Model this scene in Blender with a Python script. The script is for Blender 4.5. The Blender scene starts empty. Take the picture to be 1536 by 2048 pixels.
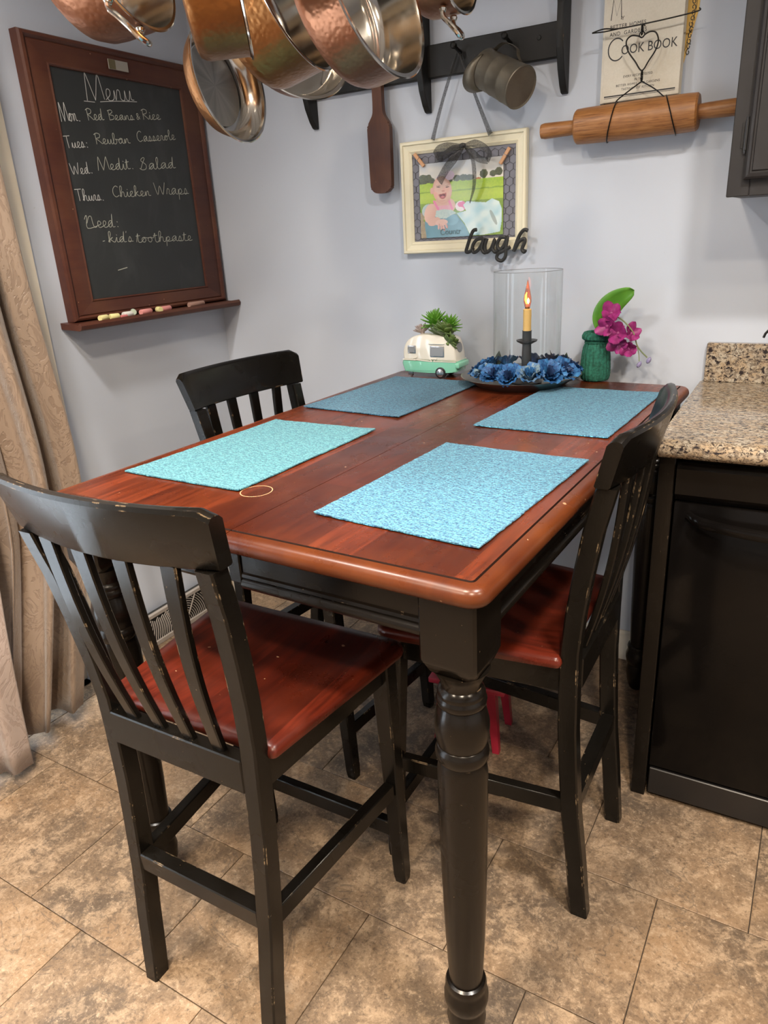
import bpy, bmesh, math, random
from mathutils import Vector, Matrix
PI = math.pi
random.seed(7)
S = bpy.context.scene
COL = S.collection

# ------------------------------------------------------------------ camera
cam = bpy.data.cameras.new('camera'); camo = bpy.data.objects.new('camera', cam); COL.objects.link(camo)
_r = Vector((0.86966111, 0.49089408, -0.05208218)); _u = Vector((-0.133493, 0.33543544, 0.93255707)); _f = Vector((-0.47525695, 0.80405601, -0.35724608))
camo.matrix_world = Matrix(((_r.x, _u.x, -_f.x, 1.893), (_r.y, _u.y, -_f.y, -2.1146), (_r.z, _u.z, -_f.z, 1.3206), (0, 0, 0, 1)))
cam.sensor_fit = 'VERTICAL'; cam.sensor_height = 24.0; cam.lens = 24.0 * 1446.13 / 2048; cam.clip_start = 0.02
S.camera = camo
# ------------------------------------------------------------------ world, light, exposure
S.view_settings.view_transform = 'Standard'; S.view_settings.look = 'None'; S.view_settings.gamma = 1.0
S.view_settings.exposure = 0.80
try: S.view_settings.use_curve_mapping = False
except Exception: pass
w = bpy.data.worlds.new('sky'); S.world = w; w.use_nodes = True
w.node_tree.nodes['Background'].inputs[0].default_value = (0.80, 0.90, 1.0, 1); w.node_tree.nodes['Background'].inputs[1].default_value = 3.6
def lamp(name, loc, power, color, size=0.16, spread=150):
    l = bpy.data.lights.new(name, 'AREA'); l.shape = 'DISK'; l.size = size; l.energy = power; l.color = color; l.spread = math.radians(spread)
    o = bpy.data.objects.new(name, l); o.location = loc; COL.objects.link(o); return o
WARM = (1.0, 0.83, 0.64); NEUT = (1.0, 0.93, 0.86)
CANS = [((0.62, -1.55), 14, NEUT), ((1.25, -1.95), 18, WARM), ((2.15, -1.45), 17, NEUT), ((2.2, -2.6), 26, WARM), ((3.3, -1.9), 14, WARM), ((0.9, -3.0), 18, WARM)]
for (x, y), pw, c in CANS: lamp('ceiling_can_light', (x, y, 2.425), pw, c)

# ------------------------------------------------------------------ materials
MATS = {}
class NT:
    def __init__(s, name):
        m = bpy.data.materials.new(name); m.use_nodes = True; s.m = m; s.t = m.node_tree; s.n = s.t.nodes; s.b = s.n['Principled BSDF']; s._tc = None
        MATS[name] = m
    def tc(s, out='Object'):
        if s._tc is None: s._tc = s.n.new('ShaderNodeTexCoord')
        return s._tc.outputs[out]
    def mapping(s, vec, scale=(1,1,1), rot=(0,0,0), loc=(0,0,0)):
        k = s.n.new('ShaderNodeMapping'); k.inputs['Scale'].default_value = scale; k.inputs['Rotation'].default_value = rot; k.inputs['Location'].default_value = loc
        s.t.links.new(vec, k.inputs['Vector']); return k.outputs[0]
    def noise(s, vec, scale, detail=4, rough=0.55, dist=0.0):
        k = s.n.new('ShaderNodeTexNoise'); k.inputs['Scale'].default_value = scale; k.inputs['Detail'].default_value = detail
        k.inputs['Roughness'].default_value = rough; k.inputs['Distortion'].default_value = dist
        if vec is not None: s.t.links.new(vec, k.inputs['Vector'])
        return k.outputs['Fac']
    def voro(s, vec, scale, feat='F1', out='Distance', rnd=1.0):
        k = s.n.new('ShaderNodeTexVoronoi'); k.feature = feat; k.inputs['Scale'].default_value = scale; k.inputs['Randomness'].default_value = rnd
        s.t.links.new(vec, k.inputs['Vector']); return k.outputs[out]
    def ramp(s, fac, stops, interp='LINEAR'):
        k = s.n.new('ShaderNodeValToRGB'); e = k.color_ramp.elements; k.color_ramp.interpolation = interp
        while len(e) < len(stops): e.new(0.5)
        for i, (p, c) in enumerate(stops):
            e[i].position = p; e[i].color = (c, c, c, 1) if isinstance(c, (int, float)) else (*c, 1)
        s.t.links.new(fac, k.inputs[0]); return k.outputs[0]
    def mix(s, fac, a, b, mode='MIX'):
        k = s.n.new('ShaderNodeMix'); k.data_type = 'RGBA'; k.blend_type = mode
        for v, i in ((fac, 0), (a, 6), (b, 7)):
            if isinstance(v, (int, float)): k.inputs[i].default_value = v
            elif isinstance(v, tuple): k.inputs[i].default_value = (*v, 1)
            else: s.t.links.new(v, k.inputs[i])
        return k.outputs[2]
    def math(s, op, a, b=0.0, clamp=False):
        k = s.n.new('ShaderNodeMath'); k.operation = op; k.use_clamp = clamp
        for v, i in ((a, 0), (b, 1)):
            if isinstance(v, (int, float)): k.inputs[i].default_value = v
            else: s.t.links.new(v, k.inputs[i])
        return k.outputs[0]
    def bump(s, h, strength=0.3, dist=0.002):
        k = s.n.new('ShaderNodeBump'); k.inputs['Strength'].default_value = strength; k.inputs['Distance'].default_value = dist
        s.t.links.new(h, k.inputs['Height']); s.t.links.new(k.outputs[0], s.b.inputs['Normal']); return s
    def set(s, **kw):
        names = dict(color='Base Color', rough='Roughness', metal='Metallic', spec='Specular IOR Level', coat='Coat Weight', coatr='Coat Roughness', trans='Transmission Weight', alpha='Alpha', emit='Emission Color', emits='Emission Strength', sheen='Sheen Weight', ior='IOR', sss='Subsurface Weight')
        for k, v in kw.items():
            i = s.b.inputs[names[k]]
            if isinstance(v, (int, float)): i.default_value = v
            elif isinstance(v, tuple): i.default_value = (*v, 1)
            else: s.t.links.new(v, i)
        return s
def plain(name, color, rough=0.5, **kw):
    k = NT(name); n = k.noise(k.tc(), 30, 3)
    k.set(color=k.mix(k.math('MULTIPLY', n, 0.25), color, tuple(c * 0.72 for c in color)), rough=rough, **kw); return k.m

def m_black(name, base, rough, wear, amount=0.5):
    k = NT(name); n = k.noise(k.tc(), 14, 5, 0.65)
    bv = k.n.new('ShaderNodeBevel'); bv.samples = 4; bv.inputs['Radius'].default_value = 0.0026
    g = k.n.new('ShaderNodeNewGeometry'); d = k.n.new('ShaderNodeVectorMath'); d.operation = 'DOT_PRODUCT'
    k.t.links.new(bv.outputs[0], d.inputs[0]); k.t.links.new(g.outputs['Normal'], d.inputs[1])
    edge = k.ramp(k.math('SUBTRACT', 1.0, d.outputs['Value']), [(0.018, 0.0), (0.09, 1.0)])
    n2 = k.ramp(k.noise(k.tc(), 23, 6, 0.7), [(amount + 0.02, 0.0), (amount + 0.09, 1.0)])
    mask = k.math('MULTIPLY', edge, n2)
    speck = k.ramp(k.noise(k.tc(), 210, 2, 0.5), [(0.77, 0.0), (0.80, 0.8)])
    mask = k.math('MAXIMUM', mask, k.math('MULTIPLY', speck, 0.5))
    c = k.mix(n, base, tuple(x * 1.7 for x in base))
    k.set(color=k.mix(mask, c, wear), rough=k.ramp(k.noise(k.tc(), 6, 4), [(0.3, rough), (0.75, rough + 0.12)]), spec=0.27)
    k.bump(k.noise(k.mapping(k.tc(), (20, 20, 4)), 12, 3), 0.08, 0.001); return k.m
m_black('black_paint', (0.0040, 0.0034, 0.0027), 0.20, (0.50, 0.35, 0.20), 0.56)
m_black('black_paint_table', (0.0045, 0.0034, 0.0025), 0.20, (0.40, 0.28, 0.17), 0.60)
m_black('black_shelf_paint', (0.0085, 0.0082, 0.0076), 0.42, (0.42, 0.24, 0.12), 0.60)
m_black('charcoal_cabinet_paint', (0.0200, 0.0185, 0.0188), 0.38, (0.025, 0.022, 0.022), 0.8)

def m_cherry(name, axis, strip, length, base=(0.105, 0.0195, 0.0062), dark=(0.034, 0.0066, 0.0033), rough=0.2, scl=1.0):
    # glued strips of cherry-stained wood running along `axis`
    k = NT(name); v = k.tc()
    if axis == 'x': mp = k.mapping(v, (1, 1, 1))
    elif axis == 'z': mp = k.mapping(v, (1, 1, 1), (0, PI / 2, 0))
    else: mp = k.mapping(v, (1, 1, 1), (0, 0, PI / 2))
    br = k.n.new('ShaderNodeTexBrick'); br.offset = 0.37; br.squash = 1.0
    br.inputs['Scale'].default_value = 1.0; br.inputs['Brick Width'].default_value = length; br.inputs['Row Height'].default_value = strip
    br.inputs['Mortar Size'].default_value = 0.0; br.inputs['Color1'].default_value = (0, 0, 0, 1); br.inputs['Color2'].default_value = (1, 1, 1, 1)
    k.t.links.new(mp, br.inputs['Vector'])
    off = k.n.new('ShaderNodeVectorMath'); off.operation = 'MULTIPLY_ADD'; k.t.links.new(br.outputs['Color'], off.inputs[0]); off.inputs[1].default_value = (3.7, 5.1, 2.3); k.t.links.new(mp, off.inputs[2])
    grain = k.noise(k.mapping(off.outputs[0], (1.6 * scl, 22 * scl, 22 * scl)), 3, 7, 0.68, 0.5)
    big = k.noise(mp, 5, 3)
    c = k.mix(br.outputs['Color'], tuple(x * 0.42 for x in base), tuple(x * 1.65 for x in base))
    c = k.mix(k.ramp(grain, [(0.40, 0.0), (0.66, 0.85)]), c, dark)
    c = k.mix(k.math('MULTIPLY', k.ramp(big, [(0.4, 0.0), (0.7, 1.0)]), 0.35), c, (base[0] * 1.7, base[1] * 2.3, base[2] * 1.8))
    chip = k.ramp(k.noise(v, 90, 1, 0.3), [(0.80, 0.0), (0.82, 0.6)])
    c = k.mix(chip, c, (0.6, 0.36, 0.2))
    k.set(color=c, rough=k.ramp(k.noise(v, 9, 5, 0.6), [(0.3, rough), (0.7, rough + 0.16)]), spec=0.36)
    k.bump(grain, 0.02, 0.0005); return k.m
m_cherry('cherry_top', 'y', 0.078, 0.62)
m_cherry('cherry_seat', 'y', 0.082, 0.9, (0.074, 0.0095, 0.0042), (0.024, 0.004, 0.0026), 0.24)
m_cherry('cherry_edge', 'y', 0.3, 0.35, (0.125, 0.027, 0.0075), (0.048, 0.010, 0.004), 0.22)
plain('groove_stain', (0.018, 0.006, 0.003), 0.5)
m_cherry('chalkboard_wood', 'y', 0.4, 2.0, (0.110, 0.035, 0.021), (0.065, 0.019, 0.013), 0.38)
m_cherry('paddle_wood', 'z', 0.5, 2.0, (0.125, 0.040, 0.022), (0.05, 0.016, 0.010), 0.42, 1.6)
def m_pin():
    k = NT('maple_rolling_pin'); v = k.tc()
    g = k.noise(k.mapping(v, (4, 60, 60)), 4, 6, 0.65, 0.4)
    c = k.ramp(g, [(0.3, (0.14, 0.048, 0.014)), (0.5, (0.32, 0.135, 0.040)), (0.75, (0.44, 0.21, 0.075))])
    k.set(color=k.mix(k.ramp(k.noise(v, 12, 4), [(0.5, 0), (0.75, 0.6)]), c, (0.20, 0.08, 0.03)), rough=0.42); k.bump(g, 0.1, 0.001)
m_pin()

def m_wall():
    k = NT('wall_paint'); v = k.tc()
    n = k.noise(v, 1.3, 3); sc = k.ramp(k.noise(v, 60, 2, 0.4), [(0.78, 0.0), (0.80, 0.5)])
    c = k.mix(n, (0.50, 0.545, 0.625), (0.54, 0.58, 0.65))
    k.set(color=k.mix(sc, c, (0.42, 0.44, 0.46)), rough=0.48); k.bump(k.noise(v, 190, 3), 0.06, 0.001)
m_wall()
plain('ceiling_paint', (0.72, 0.70, 0.66), 0.7)
plain('white_trim', (0.68, 0.63, 0.54), 0.35)
plain('cream_trim', (0.85, 0.77, 0.63), 0.4)
plain('grout', (0.055, 0.042, 0.030), 0.8)
def m_tile():
    k = NT('stone_tile'); oi = k.n.new('ShaderNodeObjectInfo'); cmb = k.n.new('ShaderNodeVectorMath'); cmb.operation = 'MULTIPLY_ADD'
    cx = k.n.new('ShaderNodeCombineXYZ')
    for i in range(3): k.t.links.new(oi.outputs['Random'], cx.inputs[i])
    k.t.links.new(cx.outputs[0], cmb.inputs[0]); cmb.inputs[1].default_value = (37.0, 61.0, 17.0); k.t.links.new(k.tc(), cmb.inputs[2])
    v = cmb.outputs[0]
    big = k.noise(v, 4.0, 4, 0.6, 0.5)
    med = k.noise(v, 20, 8, 0.78, 0.35)
    fine = k.noise(v, 110, 7, 0.8, 0.3)
    sepr = k.math('FRACT', k.math('MULTIPLY', oi.outputs['Random'], 7.31))
    a = k.mix(k.ramp(big, [(0.36, 0.0), (0.62, 1.0)]), (0.110, 0.078, 0.052), (0.285, 0.185, 0.105))
    a = k.mix(k.math('MULTIPLY', sepr, 0.5), a, (0.135, 0.103, 0.076))
    a = k.mix(k.ramp(med, [(0.48, 0.0), (0.60, 0.8)]), a, (0.37, 0.265, 0.170))
    a = k.mix(k.ramp(fine, [(0.34, 0.8), (0.48, 0.0)]), a, (0.062, 0.043, 0.029))
    a = k.mix(k.ramp(fine, [(0.55, 0.0), (0.66, 0.7)]), a, (0.50, 0.38, 0.26))
    vein = k.ramp(k.math('ABSOLUTE', k.math('SUBTRACT', k.noise(v, 5.0, 5, 0.6, 0.7), 0.5)), [(0.0, 0.7), (0.006, 0.0)])
    a = k.mix(vein, a, (0.10, 0.075, 0.055))
    k.set(color=a, rough=k.ramp(med, [(0.3, 0.42), (0.7, 0.60)]), spec=0.4)
    k.bump(k.math('ADD', med, k.math('MULTIPLY', fine, 0.8)), 0.35, 0.003)
m_tile()
def m_granite():
    k = NT('granite'); v = k.tc(); st = k.mapping(v, (1, 1.5, 1.2))
    a = k.mix(k.ramp(k.noise(st, 38, 5, 0.6, 0.5), [(0.4, 0.0), (0.62, 1.0)]), (0.37, 0.275, 0.175), (0.42, 0.37, 0.29))
    a = k.mix(k.ramp(k.noise(st, 120, 5, 0.7, 0.6), [(0.48, 0.0), (0.55, 0.9)]), a, (0.15, 0.115, 0.085))
    a = k.mix(k.ramp(k.noise(st, 85, 5, 0.66, 0.7), [(0.545, 0.0), (0.585, 1.0)]), a, (0.025, 0.019, 0.02))
    a = k.mix(k.ramp(k.noise(st, 150, 3, 0.6), [(0.62, 0.0), (0.66, 0.9)]), a, (0.03, 0.022, 0.018))
    k.set(color=a, rough=0.16, spec=0.5)
m_granite()
def m_copper(name, tint):
    k = NT(name); v = k.tc()
    d = k.voro(v, 150, 'SMOOTH_F1'); n = k.noise(v, 12, 4)
    c = k.mix(k.ramp(n, [(0.35, 0), (0.7, 1)]), tint, tuple(x * 0.62 for x in tint))
    k.set(color=c, metal=1.0, rough=k.ramp(n, [(0.3, 0.28), (0.7, 0.42)])); k.bump(d, 0.30, 0.002)
m_copper('hammered_copper', (0.33, 0.150, 0.055)); m_copper('hammered_copper_rose', (0.33, 0.150, 0.085))
def m_steel():
    k = NT('polished_steel'); k.set(color=(0.60, 0.57, 0.52), metal=1.0, rough=k.ramp(k.noise(k.tc(), 40, 3), [(0.3, 0.10), (0.7, 0.16)]))
    k = NT('brushed_steel'); g = k.n.new('ShaderNodeTexGradient'); g.gradient_type = 'RADIAL'; k.t.links.new(k.tc(), g.inputs[0])
    ra = k.n.new('ShaderNodeMath'); ra.operation = 'MULTIPLY'; k.t.links.new(g.outputs[1], ra.inputs[0]); ra.inputs[1].default_value = 4
    rings = k.noise(k.tc(), 260, 2, 0.5)
    nz = k.n.new('ShaderNodeTexNoise'); nz.noise_dimensions = '1D'; nz.inputs['Scale'].default_value = 3.0; k.t.links.new(ra.outputs[0], nz.inputs['W'])
    k.set(color=k.mix(nz.outputs['Fac'], (0.22, 0.21, 0.19), (0.66, 0.62, 0.56)), metal=1.0, rough=0.30); k.bump(rings, 0.03, 0.001)
m_steel()
def m_slate():
    k = NT('slate'); v = k.tc()
    sm = k.ramp(k.noise(k.mapping(v, (1, 3, 1.4)), 3.0, 5, 0.6, 0.6), [(0.48, 0.0), (0.75, 0.35)])
    k.set(color=k.mix(sm, (0.026, 0.029, 0.029), (0.085, 0.088, 0.088)), rough=0.55)
m_slate()
plain('chalk_mark', (0.42, 0.43, 0.36), 0.9); plain('chalk_mark_white', (0.55, 0.55, 0.52), 0.9)
def m_mat(name, lo, hi):
    k = NT(name); v = k.tc()
    w1 = k.noise(k.mapping(v, (70, 230, 1)), 1.0, 2, 0.5); w2 = k.noise(k.mapping(v, (240, 330, 1)), 1.0, 1, 0.5, 0.2)
    br = k.n.new('ShaderNodeTexBrick'); br.offset = 0.5; br.inputs['Scale'].default_value = 1.0; br.inputs['Brick Width'].default_value = 0.011; br.inputs['Row Height'].default_value = 0.0042
    br.inputs['Mortar Size'].default_value = 0.0007; br.inputs['Mortar Smooth'].default_value = 0.6
    br.inputs['Color1'].default_value = (0.55, 0.55, 0.55, 1); br.inputs['Color2'].default_value = (1, 1, 1, 1); br.inputs['Mortar'].default_value = (0.0, 0.0, 0.0, 1)
    k.t.links.new(k.mapping(v, (1, 1, 1)), br.inputs['Vector'])
    f = k.math('MULTIPLY', k.ramp(w1, [(0.42, 0.0), (0.56, 1.0)]), br.outputs['Color'])
    f = k.math('ADD', k.math('MULTIPLY', f, 0.62), k.math('MULTIPLY', k.ramp(w2, [(0.44, 0), (0.56, 1)]), 0.42), True)
    k.set(color=k.mix(f, lo, hi), rough=0.75, sheen=0.15); k.bump(f, 0.7, 0.003)
m_mat('woven_teal', (0.008, 0.075, 0.175), (0.125, 0.45, 0.62)); m_mat('woven_deep_blue', (0.006, 0.050, 0.12), (0.09, 0.34, 0.49)); m_mat('woven_aqua', (0.012, 0.12, 0.19), (0.15, 0.50, 0.56))
def m_curtain(name, base, hi):
    k = NT(name); v = k.tc('UV')
    n = k.noise(k.mapping(v, (1, 1, 1)), 6.0, 4, 0.55, 2.6)
    pat = k.ramp(k.math('ABSOLUTE', k.math('SUBTRACT', k.math('FRACT', k.math('MULTIPLY', n, 6.0)), 0.5)), [(0.14, 0.0), (0.22, 1.0)])
    th = k.noise(k.mapping(v, (300, 20, 1)), 3, 2)
    c = k.mix(k.math('MULTIPLY', pat, 0.35), base, hi); c = k.mix(k.math('MULTIPLY', th, 0.2), c, tuple(x * 0.8 for x in base))
    k.set(color=c, rough=k.ramp(pat, [(0, 0.36), (1, 0.6)]), sheen=0.4, spec=0.6); k.bump(pat, 0.35, 0.003)
m_curtain('damask_tan', (0.235, 0.165, 0.115), (0.36, 0.265, 0.185)); m_curtain('damask_rose', (0.34, 0.265, 0.23), (0.50, 0.41, 0.365))
def m_thin_glass():
    k = NT('glass'); lw = k.n.new('ShaderNodeLayerWeight'); lw.inputs['Blend'].default_value = 0.5
    tr = k.n.new('ShaderNodeBsdfTransparent'); gl = k.n.new('ShaderNodeBsdfGlossy'); gl.inputs['Roughness'].default_value = 0.015
    k.t.links.new(k.ramp(lw.outputs['Facing'], [(0.0, (0.985, 0.99, 0.985)), (0.88, (0.96, 0.965, 0.96)), (0.97, (0.70, 0.71, 0.70)), (1.0, (0.40, 0.40, 0.40))]), tr.inputs[0])
    mx = k.n.new('ShaderNodeMixShader')
    k.t.links.new(k.ramp(lw.outputs['Facing'], [(0.0, 0.025), (0.6, 0.05), (0.9, 0.22), (1.0, 0.5)]), mx.inputs[0]); k.t.links.new(tr.outputs[0], mx.inputs[1]); k.t.links.new(gl.outputs[0], mx.inputs[2]); k.t.links.new(mx.outputs[0], k.n['Material Output'].inputs[0])
m_thin_glass()
k = NT('window_glass'); k.set(color=(1, 1, 1), rough=0.0, trans=1.0, ior=1.05)
def m_sheer():
    k = NT('sheer_black'); v = k.tc(); f = k.noise(v, 400, 1)
    k.set(color=(0.02, 0.02, 0.02), rough=0.45, alpha=k.ramp(f, [(0.3, 0.62), (0.7, 0.82)]), sheen=0.3)
m_sheer()
k = NT('black_gloss'); k.set(color=k.mix(k.noise(k.tc(), 5, 4), (0.0035, 0.003, 0.0028), (0.006, 0.005, 0.0045)), rough=0.14, spec=0.14)
plain('black_plastic', (0.012, 0.011, 0.011), 0.35)
plain('black_wire', (0.012, 0.011, 0.010), 0.4, metal=0.6)
plain('black_wood_letters', (0.018, 0.018, 0.017), 0.55)
def m_tin():
    k = NT('old_tin'); v = k.tc(); n = k.noise(v, 18, 6, 0.7, 0.4)
    k.set(color=k.mix(n, (0.10, 0.085, 0.062), (0.26, 0.23, 0.18)), metal=0.75, rough=k.ramp(n, [(0.3, 0.38), (0.7, 0.62)])); k.bump(n, 0.2, 0.002)
m_tin()
plain('frame_cream', (0.80, 0.74, 0.55), 0.42)
plain('frame_backing', (0.20, 0.20, 0.235), 0.7)
plain('pin_wood', (0.62, 0.34, 0.18), 0.6)
plain('photo_edge', (0.7, 0.7, 0.7), 0.3)
k = NT('photo_print'); a_ = k.n.new('ShaderNodeVertexColor'); a_.layer_name = 'print'; k.set(color=a_.outputs[0], rough=0.22, coat=0.4, coatr=0.05)
plain('print_lettering', (0.10, 0.17, 0.19), 0.4)
def m_cloth_cover():
    k = NT('book_cloth'); v = k.tc(); n = k.noise(v, 260, 3); st = k.noise(v, 9, 4, 0.6)
    k.set(color=k.mix(k.ramp(st, [(0.45, 0), (0.75, 0.5)]), k.mix(n, (0.60, 0.555, 0.46), (0.70, 0.65, 0.55)), (0.50, 0.43, 0.31)), rough=0.8); k.bump(n, 0.3, 0.001)
m_cloth_cover()
plain('book_pages', (0.62, 0.52, 0.34), 0.8); plain('ink', (0.02, 0.02, 0.022), 0.5)
plain('yellow_paper', (0.80, 0.50, 0.12), 0.6)
plain('mint_glaze', (0.24, 0.62, 0.44), 0.14, coat=0.6); plain('white_glaze', (0.78, 0.74, 0.64), 0.14, coat=0.6); plain('tyre_black', (0.012, 0.012, 0.012), 0.3)
plain('silver_paint', (0.55, 0.55, 0.56), 0.22, metal=0.9); plain('window_grey', (0.24, 0.25, 0.26), 0.25)
plain('pewter', (0.30, 0.285, 0.265), 0.32, metal=0.9); plain('dark_iron', (0.055, 0.053, 0.055), 0.42, metal=0.4)
plain('candle_ivory', (0.80, 0.50, 0.16), 0.4)
k = NT('bulb_glass'); k.set(color=(1, 0.62, 0.5), rough=0.02, trans=1.0, ior=1.3)
k = NT('flame'); k.set(color=(1, 0.2, 0.05), emit=(1.0, 0.16, 0.03), emits=9.0)
k = NT('flame_core'); k.set(color=(1, 0.7, 0.2), emit=(1.0, 0.62, 0.16), emits=28.0)
def m_leafy(name, a, b, rough=0.45, sc=20):
    k = NT(name); n = k.noise(k.tc(), sc, 4, 0.6); k.set(color=k.mix(k.ramp(n, [(0.35, 0), (0.68, 1)]), a, b), rough=rough)
m_leafy('succulent_lime', (0.075, 0.24, 0.02), (0.20, 0.46, 0.05)); m_leafy('succulent_olive', (0.05, 0.095, 0.02), (0.15, 0.22, 0.055)); m_leafy('succulent_mauve', (0.34, 0.27, 0.25), (0.50, 0.42, 0.38))
m_leafy('rose_blue', (0.008, 0.045, 0.17), (0.05, 0.24, 0.52), 0.6, 60); m_leafy('rose_blue_pale', (0.02, 0.13, 0.36), (0.34, 0.42, 0.34), 0.6, 40); m_leafy('rose_navy', (0.006, 0.014, 0.06), (0.02, 0.06, 0.17), 0.6, 45)
m_leafy('dry_leaf', (0.022, 0.035, 0.022), (0.06, 0.08, 0.045), 0.7)
m_leafy('orchid_leaf', (0.06, 0.20, 0.02), (0.14, 0.34, 0.035), 0.35, 8); m_leafy('orchid_magenta', (0.17, 0.010, 0.085), (0.36, 0.030, 0.20), 0.5, 30); m_leafy('orchid_stem', (0.16, 0.20, 0.09), (0.26, 0.28, 0.14)); m_leafy('bud_mauve', (0.16, 0.14, 0.30), (0.30, 0.27, 0.42))
m_leafy('yarn_green', (0.004, 0.055, 0.034), (0.016, 0.15, 0.10), 0.85, 160)
m_leafy('stool_red', (0.30, 0.010, 0.028), (0.42, 0.018, 0.045), 0.35, 12)
for nm, c in dict(chalk_yellow=(0.78, 0.72, 0.34), chalk_pink=(0.74, 0.30, 0.28), chalk_green=(0.48, 0.56, 0.44), chalk_white=(0.72, 0.72, 0.68), chalk_red=(0.62, 0.18, 0.18), chalk_brown=(0.40, 0.24, 0.19)).items(): plain(nm, c, 0.9)
plain('register_metal', (0.42, 0.38, 0.34), 0.4); plain('register_dark', (0.03, 0.03, 0.03), 0.8)
plain('brass_label', (0.30, 0.25, 0.14), 0.35, metal=0.8); plain('label_grey', (0.34, 0.31, 0.27), 0.5)
plain('hinge_black', (0.014, 0.013, 0.013), 0.35)
k = NT('can_glow'); k.set(color=(1, 0.95, 0.9), emit=(1.0, 0.88, 0.72), emits=6.0)
plain('gravel', (0.30, 0.27, 0.22), 0.9)

# ------------------------------------------------------------------ mesh helpers
def finish(o, smooth=True, angle=35):
    if smooth:
        for p in o.data.polygons: p.use_smooth = True
        try: o.data.set_sharp_from_angle(angle=math.radians(angle))
        except Exception: pass
def mesh_obj(name, bm, mat, parent=None, smooth=True, angle=35, recalc=True):
    if recalc: bmesh.ops.recalc_face_normals(bm, faces=bm.faces)
    me = bpy.data.meshes.new(name); bm.to_mesh(me); bm.free()
    if isinstance(mat, (list, tuple)):
        for m in mat: me.materials.append(MATS[m])
    else: me.materials.append(MATS[mat])
    o = bpy.data.objects.new(name, me); COL.objects.link(o)
    if parent is not None: o.parent = parent
    finish(o, smooth, angle); return o
def thing(name, label, cat, loc=(0, 0, 0), rot=(0, 0, 0), group=None):
    o = bpy.data.objects.new(name, None); COL.objects.link(o); o.empty_display_size = 0.05
    o.location = loc; o.rotation_euler = rot; o['label'] = label; o['category'] = cat
    if group: o['group'] = group
    return o
def tag(o, label, cat, group=None):
    o['label'] = label; o['category'] = cat
    if group: o['group'] = group
    return o
def struct(o): o['kind'] = 'structure'; return o
def BM(): return bmesh.new()
def box(bm, lo, hi, bev=0.0, seg=1, mat=None):
    v = [bm.verts.new((lo[0] if i & 1 == 0 else hi[0], lo[1] if i & 2 == 0 else hi[1], lo[2] if i & 4 == 0 else hi[2])) for i in range(8)]
    F = [(0, 2, 3, 1), (4, 5, 7, 6), (0, 1, 5, 4), (2, 6, 7, 3), (0, 4, 6, 2), (1, 3, 7, 5)]
    fs = [bm.faces.new([v[i] for i in f]) for f in F]
    if mat is not None:
        for f in fs: f.material_index = mat
    if bev > 0:
        es = set(e for f in fs for e in f.edges)
        bmesh.ops.bevel(bm, geom=list(es), offset=bev, segments=seg, affect='EDGES', profile=0.5)
def bxo(name, lo, hi, mat, parent=None, bev=0.002, seg=1): bm = BM(); box(bm, lo, hi, bev, seg); return mesh_obj(name, bm, mat, parent)
def loft(bm, rings, cap=True, closed=True):
    R = [[bm.verts.new(p) for p in r] for r in rings]; n = len(R[0])
    for a, b in zip(R[:-1], R[1:]):
        for i in range(n if closed else n - 1):
            j = (i + 1) % n; bm.faces.new((a[i], a[j], b[j], b[i]))
    if cap and closed: bm.faces.new(R[0][::-1]); bm.faces.new(R[-1])
    return R
def catmull(pts, n=6, closed=False):
    P = [Vector(p) for p in pts]; out = []; N = len(P)
    if N < 3 and not closed: return P
    rng = range(N if closed else N - 1)
    for i in rng:
        if closed: p0, p1, p2, p3 = P[(i - 1) % N], P[i], P[(i + 1) % N], P[(i + 2) % N]
        else: p0, p1, p2, p3 = P[max(i - 1, 0)], P[i], P[i + 1], P[min(i + 2, N - 1)]
        for k in range(n):
            t = k / n; out.append(0.5 * ((2 * p1) + (-p0 + p2) * t + (2 * p0 - 5 * p1 + 4 * p2 - p3) * t * t + (-p0 + 3 * p1 - 3 * p2 + p3) * t ** 3))
    if not closed: out.append(P[-1])
    return out
def tube(bm, pts, rad, n=8, closed=False, rads=None, flat=None, up=None):
    """sweep a circle (or an ellipse flat=(a,b) with `up` fixed) along a path"""
    P = [Vector(p) for p in pts]; N = len(P); rings = []; prev = None
    for i in range(N):
        if closed: t = (P[(i + 1) % N] - P[(i - 1) % N])
        else: t = P[min(i + 1, N - 1)] - P[max(i - 1, 0)]
        if t.length < 1e-9: t = Vector((0, 0, 1))
        t.normalize()
        if up is not None:
            a = Vector(up) - t * t.dot(Vector(up))
            if a.length < 1e-4: a = t.orthogonal()
            a.normalize()
        else:
            if prev is None: a = t.orthogonal().normalized()
            else:
                a = prev - t * prev.dot(t)
                if a.length < 1e-6: a = t.orthogonal()
                a.normalize()
            prev = a
        b = t.cross(a); r = rads[i] if rads else rad
        ra, rb = (flat if flat else (r, r))
        rings.append([P[i] + a * (ra * math.cos(2 * PI * k / n)) + b * (rb * math.sin(2 * PI * k / n)) for k in range(n)])
    if closed:
        R = [[bm.verts.new(p) for p in r] for r in rings]
        for i in range(N):
            A, B = R[i], R[(i + 1) % N]
            for k in range(n): bm.faces.new((A[k], A[(k + 1) % n], B[(k + 1) % n], B[k]))
    else: loft(bm, rings)
def tubeo(name, pts, rad, mat, parent=None, n=8, **kw): bm = BM(); tube(bm, pts, rad, n, **kw); return mesh_obj(name, bm, mat, parent)
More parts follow.
